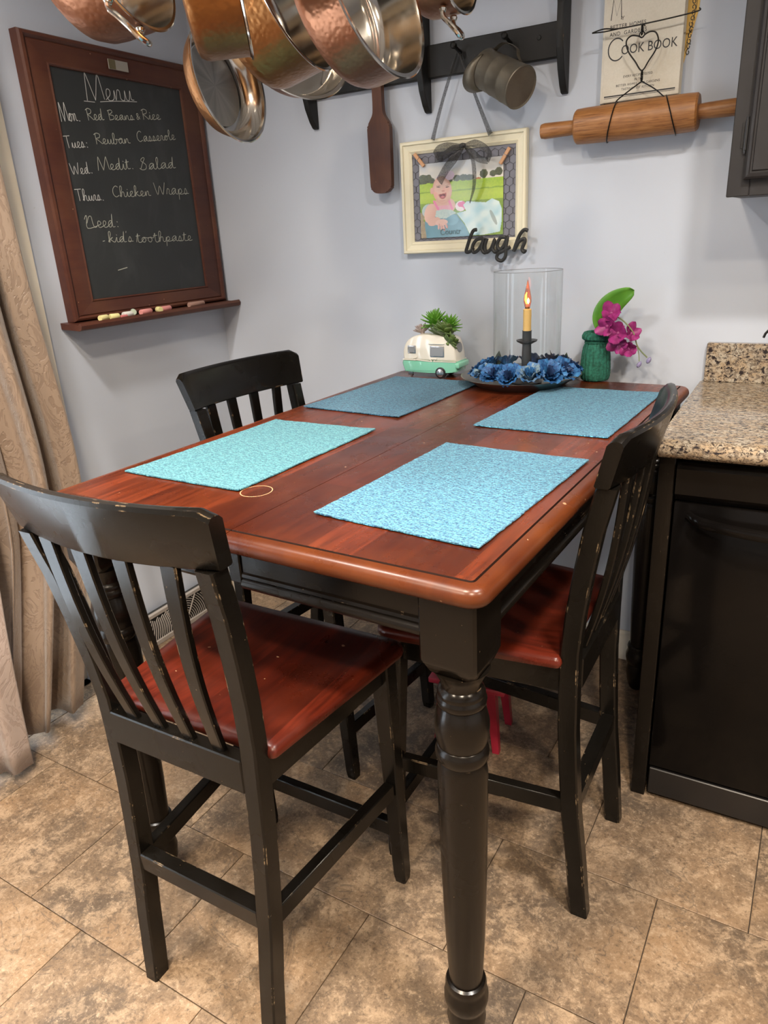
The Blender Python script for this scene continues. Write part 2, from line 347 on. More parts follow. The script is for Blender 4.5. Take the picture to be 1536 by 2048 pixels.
def lathe(bm, prof, n=28, M=None, cap=True, mat=None):
    """prof: list of (r, z) revolved about z"""
    M = M or Matrix.Identity(4); R = []
    for r, z in prof:
        if r < 1e-6: R.append([bm.verts.new(M @ Vector((0, 0, z)))])
        else: R.append([bm.verts.new(M @ Vector((r * math.cos(2 * PI * i / n), r * math.sin(2 * PI * i / n), z))) for i in range(n)])
    fs = []
    for a, b in zip(R[:-1], R[1:]):
        for i in range(n):
            j = (i + 1) % n
            if len(a) == 1 and len(b) == 1: continue
            if len(a) == 1: fs.append(bm.faces.new((a[0], b[j], b[i])))
            elif len(b) == 1: fs.append(bm.faces.new((a[i], a[j], b[0])))
            else: fs.append(bm.faces.new((a[i], a[j], b[j], b[i])))
    if cap:
        if len(R[0]) > 1: fs.append(bm.faces.new(R[0][::-1]))
        if len(R[-1]) > 1: fs.append(bm.faces.new(R[-1]))
    if mat is not None:
        for f in fs: f.material_index = mat
def latheo(name, prof, mat, parent=None, n=28, M=None, cap=True): bm = BM(); lathe(bm, prof, n, M, cap); return mesh_obj(name, bm, mat, parent)
def prism(bm, poly, f0, f1):
    """poly: list of 2-tuples; f0/f1 map (a,b) -> 3D for the two faces"""
    A = [bm.verts.new(f0(*p)) for p in poly]; B = [bm.verts.new(f1(*p)) for p in poly]; n = len(poly)
    bm.faces.new(A[::-1]); bm.faces.new(B)
    for i in range(n): j = (i + 1) % n; bm.faces.new((A[i], A[j], B[j], B[i]))
def rrect(x0, y0, x1, y1, r, seg=6):
    out = []
    for cx, cy, a0 in ((x1 - r, y1 - r, 0), (x0 + r, y1 - r, 90), (x0 + r, y0 + r, 180), (x1 - r, y0 + r, 270)):
        for k in range(seg + 1):
            a = math.radians(a0 + 90 * k / seg); out.append((cx + r * math.cos(a), cy + r * math.sin(a)))
    return out
def copy_tree(o, parent=None):
    c = o.copy(); COL.objects.link(c); c.parent = parent
    for ch in list(o.children): copy_tree(ch, c)
    return c
def text_mesh(body, size, M, ext=0.0004, squash=1.0, bm=None, align='LEFT', spacing=1.0):
    cu = bpy.data.curves.new('t', 'FONT'); cu.body = body; cu.size = size; cu.extrude = ext; cu.align_x = align; cu.space_character = spacing; cu.resolution_u = 3
    o = bpy.data.objects.new('t', cu); COL.objects.link(o)
    dg = bpy.context.evaluated_depsgraph_get(); me = bpy.data.meshes.new_from_object(o.evaluated_get(dg))
    me.transform(M @ Matrix.Diagonal((squash, 1, 1, 1))); bm = bm or BM(); bm.from_mesh(me); bpy.data.meshes.remove(me); bpy.data.objects.remove(o); bpy.data.curves.remove(cu); return bm

# ------------------------------------------------------------------ room shell
XR, YF, ZC = 4.3, -4.7, 2.44
bm = BM(); box(bm, (-0.12, YF - 0.12, -0.08), (XR + 0.12, 0.12, -0.006)); floor = struct(mesh_obj('floor', bm, 'grout'))
# running-bond stone tiles as the photo lays them, each one a piece of the floor
TA = math.radians(-1.1); TW, TH, G = 0.342, 0.316, 0.0009
ca, sa = math.cos(TA), math.sin(TA)
T0 = Vector((0.235, -1.1775))    # a tile corner (row seam y, column seam x)
def t2w(a, b): return Vector((T0.x + a * ca - b * sa, T0.y + a * sa + b * ca))
def clip(poly, xmin, xmax, ymin, ymax):
    for ax, lim, sgn in ((0, xmin, 1), (0, xmax, -1), (1, ymin, 1), (1, ymax, -1)):
        out = []
        for i in range(len(poly)):
            p, q = poly[i], poly[(i + 1) % len(poly)]; dp, dq = sgn * (p[ax] - lim), sgn * (q[ax] - lim)
            if dp >= 0: out.append(p)
            if (dp >= 0) != (dq >= 0): t = dp / (dp - dq); out.append(tuple(p[k] + (q[k] - p[k]) * t for k in (0, 1)))
        poly = out
        if len(poly) < 3: return []
    return poly
def tile_mesh(poly, c):
    bm = BM(); ins = []
    cx = sum(p[0] for p in poly) / len(poly); cy = sum(p[1] for p in poly) / len(poly)
    for p in poly:
        d = Vector((p[0] - cx, p[1] - cy)); l = d.length; ins.append((cx + d.x * (1 - 0.0016 / l), cy + d.y * (1 - 0.0016 / l)))
    loft(bm, [[(x - c[0], y - c[1], -0.006) for x, y in poly], [(x - c[0], y - c[1], -0.0009) for x, y in poly], [(x - c[0], y - c[1], 0) for x, y in ins]])
    bmesh.ops.recalc_face_normals(bm, faces=bm.faces); me = bpy.data.meshes.new('tile'); bm.to_mesh(me); bm.free(); me.materials.append(MATS['stone_tile']); return me
full = None
for row in range(-12, 5):
    off = 0.0 if row % 2 else 0.171
    for cidx in range(-2, 14):
        a0 = cidx * TW + off; b0 = row * TH
        c = t2w(a0 + TW / 2, b0 + TH / 2)
        poly = [tuple(t2w(a0 + da, b0 + db)) for da, db in ((G, G), (TW - G, G), (TW - G, TH - G), (G, TH - G))]
        inside = all(0.0 < p[0] < XR and YF < p[1] < 0.0 for p in poly)
        if inside:
            if full is None: full = tile_mesh(poly, c)
            me = full
        else:
            pl = clip(poly, 0.0, XR, YF, 0.0)
            if len(pl) < 3: continue
            me = tile_mesh(pl, c)
        o = bpy.data.objects.new('tile', me); o.location = (c.x, c.y, 0); COL.objects.link(o); o.parent = floor
struct(bxo('ceiling', (-0.12, YF - 0.12, ZC), (XR + 0.12, 0.12, ZC + 0.08), 'ceiling_paint', bev=0))
struct(bxo('wall_back', (-0.12, 0, -0.08), (XR + 0.12, 0.12, ZC), 'wall_paint', bev=0))
struct(bxo('wall_right', (XR, YF, -0.08), (XR + 0.12, 0, ZC), 'wall_paint', bev=0))
struct(bxo('wall_front', (-0.12, YF - 0.12, -0.08), (XR + 0.12, YF, ZC), 'wall_paint', bev=0))
DY0, DY1, DZ = -2.75, -0.85, 2.06    # sliding door opening in the left wall
bm = BM(); box(bm, (-0.12, DY1, -0.08), (0, 0, ZC)); box(bm, (-0.12, YF, -0.08), (0, DY0, ZC)); box(bm, (-0.12, DY0, DZ), (0, DY1, ZC)); box(bm, (-0.12, DY0, -0.08), (0, DY1, -0.006))
struct(mesh_obj('wall_left', bm, 'wall_paint'))
# door with glass
door = struct(bxo('door_1', (-0.09, DY0, 0), (-0.03, DY0 + 0.05, DZ), 'white_trim'))
for nm, lo, hi in (('door_frame', (-0.09, DY1 - 0.05, 0), (-0.03, DY1, DZ)), ('door_frame', (-0.09, DY0 + 0.05, DZ - 0.06), (-0.03, DY1 - 0.05, DZ)), ('door_frame', (-0.09, DY0 + 0.05, 0), (-0.03, DY1 - 0.05, 0.08)), ('door_frame', (-0.085, -1.84, 0.08), (-0.035, -1.76, DZ - 0.06))):
    bxo(nm, lo, hi, 'white_trim', door)
bxo('glass_pane', (-0.063, DY0 + 0.05, 0.08), (-0.057, -1.84, DZ - 0.06), 'window_glass', door, 0); bxo('glass_pane', (-0.063, -1.76, 0.08), (-0.057, DY1 - 0.05, DZ - 0.06), 'window_glass', door, 0)
# casing: moulded profile around the door
def casing(name, pts_outer, axis_w):
    pass
def moulded(bm, a, b, ndir, wdir, w, prof):
    """sweep a casing profile from a to b; profile points (across 0..1, out in metres)"""
    a, b, nd, wd = Vector(a), Vector(b), Vector(ndir), Vector(wdir)
    loft(bm, [[p + wd * (u * w) + nd * h for u, h in prof] for p in (a, b)])
CP = [(0, 0), (0, 0.019), (0.08, 0.021), (0.55, 0.017), (0.72, 0.012), (0.82, 0.016), (0.92, 0.010), (1, 0.007), (1, 0)]
bm = BM(); moulded(bm, (0.0005, -0.757, 0), (0.0005, -0.757, DZ + 0.075), (1, 0, 0), (0, -1, 0), 0.085, CP); t = struct(mesh_obj('trim_1', bm, 'cream_trim'))
bm = BM(); moulded(bm, (0.0005, DY0 - 0.085, 0), (0.0005, DY0 - 0.085, DZ + 0.075), (1, 0, 0), (0, 1, 0), 0.085, CP); struct(mesh_obj('trim_2', bm, 'cream_trim'))
bm = BM(); moulded(bm, (0.0005, DY0, DZ + 0.08), (0.0005, DY1, DZ + 0.08), (1, 0, 0), (0, 0, -1), 0.085, CP); struct(mesh_obj('trim_3', bm, 'cream_trim'))
BP = [(0, 0), (0, 0.013), (0.76, 0.013), (0.82, 0.009), (0.90, 0.010), (0.96, 0.005), (1, 0.004), (1, 0)]
bm = BM(); moulded(bm, (0.0, -0.0005, 0), (1.655, -0.0005, 0), (0, -1, 0), (0, 0, 1), 0.10, BP); struct(mesh_obj('baseboard_back', bm, 'white_trim'))
bm = BM(); moulded(bm, (0.0005, 0, 0), (0.0005, -0.245, 0), (1, 0, 0), (0, 0, 1), 0.10, BP); moulded(bm, (0.0005, -0.685, 0), (0.0005, -0.757, 0), (1, 0, 0), (0, 0, 1), 0.10, BP); struct(mesh_obj('baseboard_left', bm, 'white_trim'))
# ceiling cans
for i, ((x, y), pw, c) in enumerate(CANS):
    t = thing('ceiling_light', 'round recessed white ceiling light, ' + ['above the curtain side of the room', 'above the near end of the table', 'in front of the kitchen cabinets', 'behind the camera near the middle', 'on the far right of the room', 'in the front left of the room'][i], 'light', (x, y, 2.44), group='recessed ceiling lights')
    latheo('trim_ring', [(0.088, 0.0), (0.105, -0.004), (0.105, 0.0)], 'ceiling_paint', t, 32); latheo('lens', [(0, -0.001), (0.087, -0.001), (0.087, 0)], 'can_glow', t, 32)

# ------------------------------------------------------------------ wall heat register
t = thing('wall_register', 'cream metal baseboard register with curved slots on the left wall', 'vent', (0.0, -0.465, 0.0))
bxo('register_body', (0.001, -0.21, 0.004), (0.028, 0.21, 0.118), 'register_dark', t)
bm = BM()
for lo, hi in (((0.028, -0.215, 0.0), (0.036, 0.215, 0.018)), ((0.020, -0.215, 0.108), (0.034, 0.215, 0.122)), ((0.026, -0.215, 0.018), (0.035, -0.200, 0.108)), ((0.026, 0.200, 0.018), (0.035, 0.215, 0.108))): box(bm, lo, hi, 0.0015)
mesh_obj('register_frame', bm, 'register_metal', t)
bm = BM()
for c0 in (-0.075, 0.075):
    sg = 1 if c0 > 0 else -1
    tube(bm, [(0.033, sg * 0.015, 0.018), (0.033, sg * 0.075, 0.108)], 0.0, 4, flat=(0.002, 0.004), up=(1, 0, 0))
for kx in range(1, 23):
    R_ = 0.0085 * kx
    for sg in (-1, 1):
        pts = []
        for q in range(0, 15):
            a = math.radians(0 + 90 * q / 14); y = R_ * math.cos(a) * 1.05; z = 0.018 + R_ * math.sin(a)
            if z < 0.108 and y < 0.2: pts.append((0.032, sg * y, z))
        if len(pts) > 1: tube(bm, pts, 0.0, 4, flat=(0.0018, 0.0016), up=(1, 0, 0))
o = mesh_obj('register_louvers', bm, 'register_metal', t)

# ------------------------------------------------------------------ curtain
def curtain(name, y0, y1, zt, zb, x0, amp, folds, mat, label, lean=0.0, flare=0.25, seed=0):
    bm = BM(); uv = bm.loops.layers.uv.new('UVMap'); nu, nv = folds * 18, 34; V = []; rnd = random.Random(seed)
    ph = [rnd.uniform(-0.5, 0.5) for _ in range(folds * 2 + 3)]
    for j in range(nv + 1):
        v = j / nv; z = zt + (zb - zt) * v; row = []
        for i in range(nu + 1):
            u = i / nu; pz = ph[int(u * folds * 2)] * 0.25
            a = u * folds * 2 * PI
            A = amp * (0.75 + 0.35 * math.sin(u * 9.0 + 1.7 * seed) + 0.3 * v)
            w = math.sin(a + 0.9 * math.sin(v * 2.2 + u * 5)) + 0.22 * math.sin(2.3 * a + v * 3)
            y = y0 + (y1 - y0) * u * (1 + flare * v * 0.6) + 0.030 * math.exp(-((v - 0.64) / 0.15) ** 2) + lean * max(0, (v - 0.72) / 0.28) ** 1.3 + 0.012 * math.sin(a * 2 + v)
            row.append(bm.verts.new((x0 + A * w * 0.5 + 0.018 * v, y, z + 0.004 * math.sin(a))))
        V.append(row)
    for j in range(nv):
        for i in range(nu):
            f = bm.faces.new((V[j][i], V[j][i + 1], V[j + 1][i + 1], V[j + 1][i]))
            for l, (a, b) in zip(f.loops, ((i, j), (i + 1, j), (i + 1, j + 1), (i, j + 1))): l[uv].uv = (a / nu * 1.3, b / nv * 2.3)
    o = mesh_obj(name, bm, mat, None, True, 180, recalc=False)
    md = o.modifiers.new('thick', 'SOLIDIFY'); md.thickness = 0.0015
    return tag(o, label, 'curtain')
curtain('curtain', -0.864, -1.15, 2.14, 0.03, 0.078, 0.095, 3, 'damask_tan', 'tan damask curtain panel hanging beside the chalkboard and door casing', lean=-0.13, flare=0.0, seed=3)
curtain('curtain', -1.215, -1.66, 2.14, 0.022, 0.168, 0.055, 4, 'damask_rose', 'pale pinkish damask curtain panel at the left edge, hem at the floor', lean=-0.02, flare=0.0, seed=5)
t = thing('curtain_rod', 'dark metal curtain rod above the sliding door', 'rod', (0.10, -1.8, 2.17))
tubeo('rod', [(0, -1.1, 0), (0, 1.04, 0)], 0.012, 'dark_iron', t, 10)
for y in (-1.0, 0.98): bxo('bracket', (-0.10, y - 0.012, -0.012), (0.0, y + 0.012, 0.012), 'dark_iron', t)
for y in (-1.1, 1.04): latheo('finial', [(0, -0.02), (0.02, -0.01), (0.024, 0.004), (0.012, 0.02), (0, 0.026)], 'dark_iron', t, 14, Matrix.Translation((0, y, 0)) @ Matrix.Rotation(PI / 2, 4, 'X'))

# ------------------------------------------------------------------ dining table  (local: x right, y away, origin centre, rotated)
TRZ = -0.0399
TWd, TLn = 0.8818, 1.3076
tlx, tly = 0.769, -0.0519
ctr = Vector((tlx, tly)) + Vector((math.cos(TRZ), math.sin(TRZ))) * (TWd / 2) + Vector((math.sin(TRZ), -math.cos(TRZ))) * (TLn / 2)
table = thing('dining_table', 'counter-height dining table with cherry top and black turned legs', 'table', (ctr.x, ctr.y, 0), (0, 0, TRZ))
hx, hy = TWd / 2, TLn / 2
def ring(inset, z, r): return [(x, y, z) for x, y in rrect(-hx + inset, -hy + inset, hx - inset, hy - inset, max(r - inset, 0.004), 6)]
def table_top(side):
    bm = BM()
    rings = [ring(0.045, 0.882, 0.03), ring(0.012, 0.882, 0.03), ring(0.006, 0.8845, 0.03), ring(0.002, 0.889, 0.03), ring(0.0, 0.895, 0.03), ring(0.0008, 0.901, 0.03), ring(0.0035, 0.9065, 0.03), ring(0.008, 0.9102, 0.03), ring(0.014, 0.9122, 0.03), ring(0.0222, 0.9128, 0.03), ring(0.0226, 0.9105, 0.03), ring(0.0245, 0.9105, 0.03), ring(0.0252, 0.914, 0.03), ring(0.05, 0.914, 0.03)]
    loft(bm, rings)
    seam = 0.012
    for f in bm.faces:
        c = f.calc_center_median(); e_ = max(abs(c.x) - hx, abs(c.y) - hy); f.material_index = 2 if (-0.0262 < e_ < -0.0224 and c.z > 0.905) else (1 if e_ > -0.0225 else 0)
    geo = bm.verts[:] + bm.edges[:] + bm.faces[:]
    d = 0.0007
    r = bmesh.ops.bisect_plane(bm, geom=geo, plane_co=(seam + (d if side > 0 else -d), 0, 0), plane_no=(-side, 0, 0), clear_outer=True)
    es = [e for e in r['geom_cut'] if isinstance(e, bmesh.types.BMEdge)]
    bmesh.ops.holes_fill(bm, edges=es)
    return mesh_obj('tabletop', bm, ['cherry_top', 'cherry_edge', 'groove_stain'], table, True, 50)
table_top(-1); table_top(1)
tubeo('water_ring', [(-0.072 + 0.0275 * math.cos(a), -0.475 + 0.029 * math.sin(a), 0.9142) for a in [2 * PI * i / 28 for i in range(28)]], 0, 'pin_wood', table, 4, closed=True, flat=(0.0003, 0.0009), up=(0, 0, 1))['label'] = 'pale ring stain on the tabletop'
LEG = [(0.0, 0.004), (0.020, 0.0), (0.024, 0.008), (0.030, 0.03), (0.0335, 0.06), (0.030, 0.084), (0.0345, 0.090), (0.0375, 0.104), (0.0375, 0.116), (0.034, 0.127), (0.033, 0.134), (0.035, 0.141), (0.033, 0.148), (0.0285, 0.150), (0.0285, 0.16), (0.0325, 0.25), (0.0355, 0.38), (0.0372, 0.50), (0.0375, 0.585), (0.0355, 0.600), (0.0345, 0.604), (0.0385, 0.610), (0.0398, 0.620), (0.0370, 0.630), (0.0350, 0.632), (0.0385, 0.645), (0.0402, 0.662), (0.0398, 0.672), (0.0350, 0.693), (0.0325, 0.699), (0.0355, 0.703), (0.0365, 0.709), (0.0345, 0.714), (0.0335, 0.716), (0.0345, 0.720), (0.0325, 0.726), (0.0285, 0.730), (0.029, 0.738), (0.036, 0.752), (0.041, 0.760), (0.0, 0.760)]
def leg_mesh(x, y):
    bm = BM(); lathe(bm, LEG, 32, Matrix.Translation((x, y, 0)), cap=False)
    s = 0.0425; c = 0.004
    sec = lambda s_, c_, z: [(x + a, y + b, z) for a, b in ((s_, s_ - c_), (s_ - c_, s_), (-s_ + c_, s_), (-s_, s_ - c_), (-s_, -s_ + c_), (-s_ + c_, -s_), (s_ - c_, -s_), (s_, -s_ + c_))]
    loft(bm, [sec(s - 0.016, 0.010, 0.752), sec(s - 0.006, 0.008, 0.764), sec(s, c, 0.782), sec(s, c, 0.882)])
    return mesh_obj('leg', bm, 'black_paint_table', table, True, 40)
lx, ly = hx - 0.062, hy - 0.062
for sx in (1, -1):
    for sy in (-1, 1): leg_mesh(sx * lx, sy * ly)
def apron(a, b, face):   # a,b endpoints of a run; face = outward unit
    a, b, n = Vector(a), Vector(b), Vector(face)
    prof = [(0.0, 0.882), (0.0, 0.842), (0.0035, 0.840), (0.0045, 0.835), (0.0015, 0.832), (0.0065, 0.829), (0.0085, 0.824), (0.0075, 0.818), (0.004, 0.815), (-0.018, 0.815), (-0.018, 0.882)]
    bm = BM(); loft(bm, [[Vector((p.x, p.y, z)) + n * o_ for o_, z in prof] for p in (a, b)]); return mesh_obj('apron', bm, 'black_paint_table', table, True, 40)
ay = hy - 0.030; ax = hx - 0.030
# the near-end apron is split where the leaves part
apron((-lx + 0.04, -ay, 0), (-0.035, -ay, 0), (0, -1, 0)); apron((0.020, -ay, 0), (lx - 0.04, -ay, 0), (0, -1, 0))
bxo('apron_block', (-0.008, -ay - 0.004, 0.822), (0.018, -ay + 0.022, 0.882), 'black_paint_table', table)
apron((-lx + 0.04, ay, 0), (lx - 0.04, ay, 0), (0, 1, 0)); apron((ax, -ly + 0.04, 0), (ax, ly - 0.04, 0), (1, 0, 0)); apron((-ax, -ly + 0.04, 0), (-ax, ly - 0.04, 0), (-1, 0, 0))

# ------------------------------------------------------------------ placemats
def placemat(corners, mat, label, seed):
    rnd = random.Random(seed); c = [Vector(p) for p in corners]   # near-left, far-left, far-right, near-right
    mid = (c[0] + c[1] + c[2] + c[3]) / 4; ang = math.atan2((c[3] - c[0]).y, (c[3] - c[0]).x)
    M = Matrix.Rotation(-ang, 2); L = [M @ (p - mid) for p in c]
    bm = BM(); nu, nv = 40, 56; ph = rnd.uniform(0, 6)
    rows = []
    for lay in (0, 1):
        V = []
        for j in range(nv + 1):
            row = []
            for i in range(nu + 1):
                u, v = i / nu, j / nv; p = L[0].lerp(L[3], u).lerp(L[1].lerp(L[2], u), v)
                edge = min(i, nu - i, j, nv - j)
                fr = 0.0008 if edge == 0 else 0
                x = p.x + rnd.uniform(-fr, fr); y = p.y + rnd.uniform(-fr, fr)
                cu = (abs(2 * u - 1) ** 6 + abs(2 * v - 1) ** 6) * 0.0012
                z = 0.0004 + cu + (0.0022 if lay else 0) + 0.0003 * math.sin(18 * u + ph) * math.sin(11 * v)
                row.append(bm.verts.new((x, y, z)))
            V.append(row)
        rows.append(V)
    B, T = rows
    for j in range(nv):
        for i in range(nu):
            bm.faces.new((T[j][i], T[j][i + 1], T[j + 1][i + 1], T[j + 1][i])); bm.faces.new((B[j][i], B[j + 1][i], B[j + 1][i + 1], B[j][i + 1]))
    for j in range(nv):
        for i in (0, nu): bm.faces.new((B[j][i], B[j + 1][i], T[j + 1][i], T[j][i]))
    for i in range(nu):
        for j in (0, nv): bm.faces.new((B[j][i], B[j][i + 1], T[j][i + 1], T[j][i]))
    o = mesh_obj('placemat', bm, mat, None, True, 40); o.location = (mid.x, mid.y, 0.9142); o.rotation_euler = (0, 0, ang)
    return tag(o, label, 'placemat', 'woven placemats on the table')
placemat([(1.254, -1.251), (1.282, -0.815), (1.578, -0.837), (1.545, -1.279)], 'woven_teal', 'turquoise woven placemat at the near right corner of the table', 1)
placemat([(0.773, -1.203), (0.804, -0.761), (1.085, -0.764), (1.066, -1.211)], 'woven_aqua', 'aqua woven placemat beside the pale ring stain, near left', 2)
placemat([(0.785, -0.619), (0.825, -0.190), (1.110, -0.205), (1.080, -0.648)], 'woven_deep_blue', 'darker blue woven placemat in front of the little camper planter', 3)
placemat([(1.278, -0.664), (1.308, -0.217), (1.600, -0.225), (1.574, -0.677)], 'woven_teal', 'turquoise woven placemat at the far right, before the knitted vase', 4)

# ------------------------------------------------------------------ counter stools (local: +y is the way the sitter faces, origin between the rear feet)
def spl(pts, n=6): return catmull(pts, n)
def sweep_rect(bm, path, wx, wy):
    """square-ish post along a path in the yz plane; wx half width in x, wy half depth"""
    rings = []
    P = [Vector(p) for p in path]
    for i, p in enumerate(P):
        t = (P[min(i + 1, len(P) - 1)] - P[max(i - 1, 0)]).normalized(); n = Vector((0, t.z, -t.y)).normalized(); c = 0.003
        rings.append([p + Vector((a, 0, 0)) + n * b for a, b in ((wx, wy - c), (wx - c, wy), (-wx + c, wy), (-wx, wy - c), (-wx, -wy + c), (-wx + c, -wy), (wx - c, -wy), (wx, -wy + c))])
    loft(bm, rings)
def back_y(z):    # rear profile of the back (metres behind the rear feet is negative)
    K = [(0, 0.0), (0.12, 0.012), (0.30, 0.030), (0.45, 0.038), (0.60, 0.040), (0.72, 0.030), (0.85, 0.008), (0.95, -0.014), (1.04, -0.038)]
    for (a, ya), (b, yb) in zip(K[:-1], K[1:]):
        if z <= b:
            s = (z - a) / (b - a); s2 = s * s * (3 - 2 * s) * 0.4 + s * 0.6; return ya + (yb - ya) * s2
    return K[-1][1]
def post_x(z): return 0.143 + (0.012 * min(z, 0.6) / 0.6) + 0.026 * max(0, z - 0.6) / 0.42
def make_stool(label, loc, rz):
    t = thing('counter_stool', label, 'chair', loc, (0, 0, rz), 'black counter stools around the table')
    # seat: slightly dished slab, narrower at the back, with rounded front corners
    def outline(ins):
        b, f = 0.184 - ins, 0.223 - ins; y0, y1 = 0.050 + ins, 0.412 - ins; pts = []
        for (cx, cy, r, a0) in ((f - 0.03, y1 - 0.03, 0.03, 0), (-f + 0.03, y1 - 0.03, 0.03, 90), (-b + 0.01, y0 + 0.01, 0.01, 180), (b - 0.01, y0 + 0.01, 0.01, 270)):
            for k_ in range(6): a = math.radians(a0 + 90 * k_ / 5); pts.append((cx + r * math.cos(a), cy + r * math.sin(a)))
        return pts
    bm = BM(); levels = [(0.012, 0.588), (0.002, 0.591), (0.0, 0.598), (0.0015, 0.606), (0.008, 0.6115), (0.03, 0.611), (0.07, 0.606), (0.12, 0.603)]
    loft(bm, [[(x, y, z) for x, y in outline(i_)] for i_, z in levels]); mesh_obj('seat', bm, 'cherry_seat', t, True, 50)
    for sx in (1, -1):
        bm = BM(); zs = [0, 0.06, 0.15, 0.25, 0.35, 0.45, 0.55, 0.62, 0.70, 0.78, 0.86, 0.91, 0.938]
        rings = []
        for z in zs:
            d = 0.0175 if z < 0.62 else 0.0165; wx = 0.0155 if z > 0.03 else 0.0145
            yy = back_y(z); x = sx * post_x(z); c = 0.003
            rings.append([(x + a, yy + b, z) for a, b in ((wx, d - c), (wx - c, d), (-wx + c, d), (-wx, d - c), (-wx, -d + c), (-wx + c, -d), (wx - c, -d), (wx, -d + c))])
        loft(bm, rings); mesh_obj('rear_leg', bm, 'black_paint', t, True, 30)
        bm = BM(); rings = []
        for z, wd in ((0, 0.0125), (0.02, 0.0145), (0.30, 0.0165), (0.588, 0.019)):
            x = sx * (0.181 + 0.0 * z); yy = 0.410 - 0.030 * z / 0.6; c = 0.003
            rings.append([(x + a, yy + b, z) for a, b in ((wd, wd - c), (wd - c, wd), (-wd + c, wd), (-wd, wd - c), (-wd, -wd + c), (-wd + c, -wd), (wd - c, -wd), (wd, -wd + c))])
        loft(bm, rings); mesh_obj('front_leg', bm, 'black_paint', t, True, 30)
        # side stretcher and side seat rail
        for z0, z1, nm, th in ((0.252, 0.288, 'side_stretcher', 0.011), (0.532, 0.589, 'side_rail', 0.010)):
            xa, xb = sx * post_x(z0), sx * 0.181; ya, yb = back_y(z0) + 0.014, 0.378
            bm = BM(); loft(bm, [[(xa - th, ya, z0), (xa + th, ya, z0), (xa + th, ya, z1), (xa - th, ya, z1)], [(xb - th, yb, z0), (xb + th, yb, z0), (xb + th, yb, z1), (xb - th, yb, z1)]])
            bmesh.ops.bevel(bm, geom=bm.edges[:], offset=0.002, segments=1, affect='EDGES'); mesh_obj(nm, bm, 'black_paint', t)
    bxo('front_rail', (-0.165, 0.370, 0.532), (0.165, 0.392, 0.589), 'black_paint', t); bxo('front_stretcher', (-0.167, 0.394, 0.128), (0.167, 0.415, 0.164), 'black_paint', t)
    bxo('rear_stretcher', (-0.135, 0.012, 0.258), (0.135, 0.040, 0.294), 'black_paint', t)
    bxo('back_rail', (-0.142, 0.020, 0.535), (0.142, 0.046, 0.597), 'black_paint', t)
    # curved crest rail
    bm = BM(); N = 26; rings = []
    for i in range(N + 1):
        s = -1 + 2 * i / N; bow = -0.032 * (1 - s * s)
        zt = 1.030 - (0.010 * max(0, abs(s) - 0.94) / 0.06); zb = 0.937 + 0.003 * s * s
        def P(off, z): return (s * (0.197 + 0.013 * (z - zb) / (zt - zb)), back_y(z) + bow + off + 0.006, z)
        th = 0.0095 + 0.003 * abs(s) ** 4
        rings.append([P(-th, zb + 0.003), P(-th, zt - 0.008), P(-th * 0.6, zt - 0.002), P(0, zt), P(th * 0.6, zt - 0.002), P(th, zt - 0.008), P(th, zb + 0.003), P(th - 0.003, zb), P(-th + 0.003, zb)])
    loft(bm, rings); mesh_obj('crest_rail', bm, 'black_paint', t, True, 35)
    for xb, xt in ((-0.092, -0.121), (-0.031, -0.041), (0.031, 0.041), (0.092, 0.121)):
        bm = BM(); rings = []
        for q in range(11):
            v = q / 10; z = 0.590 + v * 0.350; x = xb + (xt - xb) * v; s = x / 0.214
            y = 0.034 + (back_y(0.94) - 0.032 * (1 - s * s) + 0.006 - 0.034) * v - 0.016 * math.sin(PI * v) * (0.6) + 0.0 ; wx, wy = 0.0115 + 0.003 * v, 0.006; c = 0.002
            rings.append([(x + a, y + b, z) for a, b in ((wx, wy - c), (wx - c, wy), (-wx + c, wy), (-wx, wy - c), (-wx, -wy + c), (-wx + c, -wy), (wx - c, -wy), (wx, -wy + c))])
        loft(bm, rings); mesh_obj('back_slat', bm, 'black_paint', t, True, 35)
    return t
st = make_stool('black slat-back stool in the front left, its worn back nearest the camera', (1.100, -1.497, 0), 0)
s2 = copy_tree(st); s2.location = (1.646, -0.851, 0); s2.rotation_euler = (0, 0, PI / 2 - 0.005); s2['label'] = 'black slat-back stool on the right, between table and dishwasher'
s3 = copy_tree(st); s3.location = (0.628, -0.632, 0); s3.rotation_euler = (0, 0, -PI / 2 - 0.115); s3['label'] = 'black slat-back stool at the far left under the chalkboard'

# red stool under the table
t = thing('step_stool', 'small red wooden step stool on the floor under the table', 'stool', (1.225, -0.552, 0), (0, 0, 0.10))
bm = BM(); box(bm, (-0.105, -0.075, 0.185), (0.105, 0.075, 0.202), 0.004, 2); mesh_obj('top', bm, 'stool_red', t)
for sx in (-1, 1):
    for sy in (-1, 1):
        bm = BM(); a = (sx * 0.066, sy * 0.055, 0.186); b = (sx * 0.083, sy * 0.066, 0.0)
        loft(bm, [[(p[0] + dx, p[1] + dy, p[2]) for dx, dy in ((-w_, -w_), (w_, -w_), (w_, w_), (-w_, w_))] for p, w_ in ((b, 0.009), (a, 0.013))]); mesh_obj('leg', bm, 'stool_red', t)
bxo('front_rail', (-0.068, -0.064, 0.155), (0.068, -0.050, 0.186), 'stool_red', t); bxo('rear_rail', (-0.068, 0.050, 0.155), (0.068, 0.064, 0.186), 'stool_red', t)

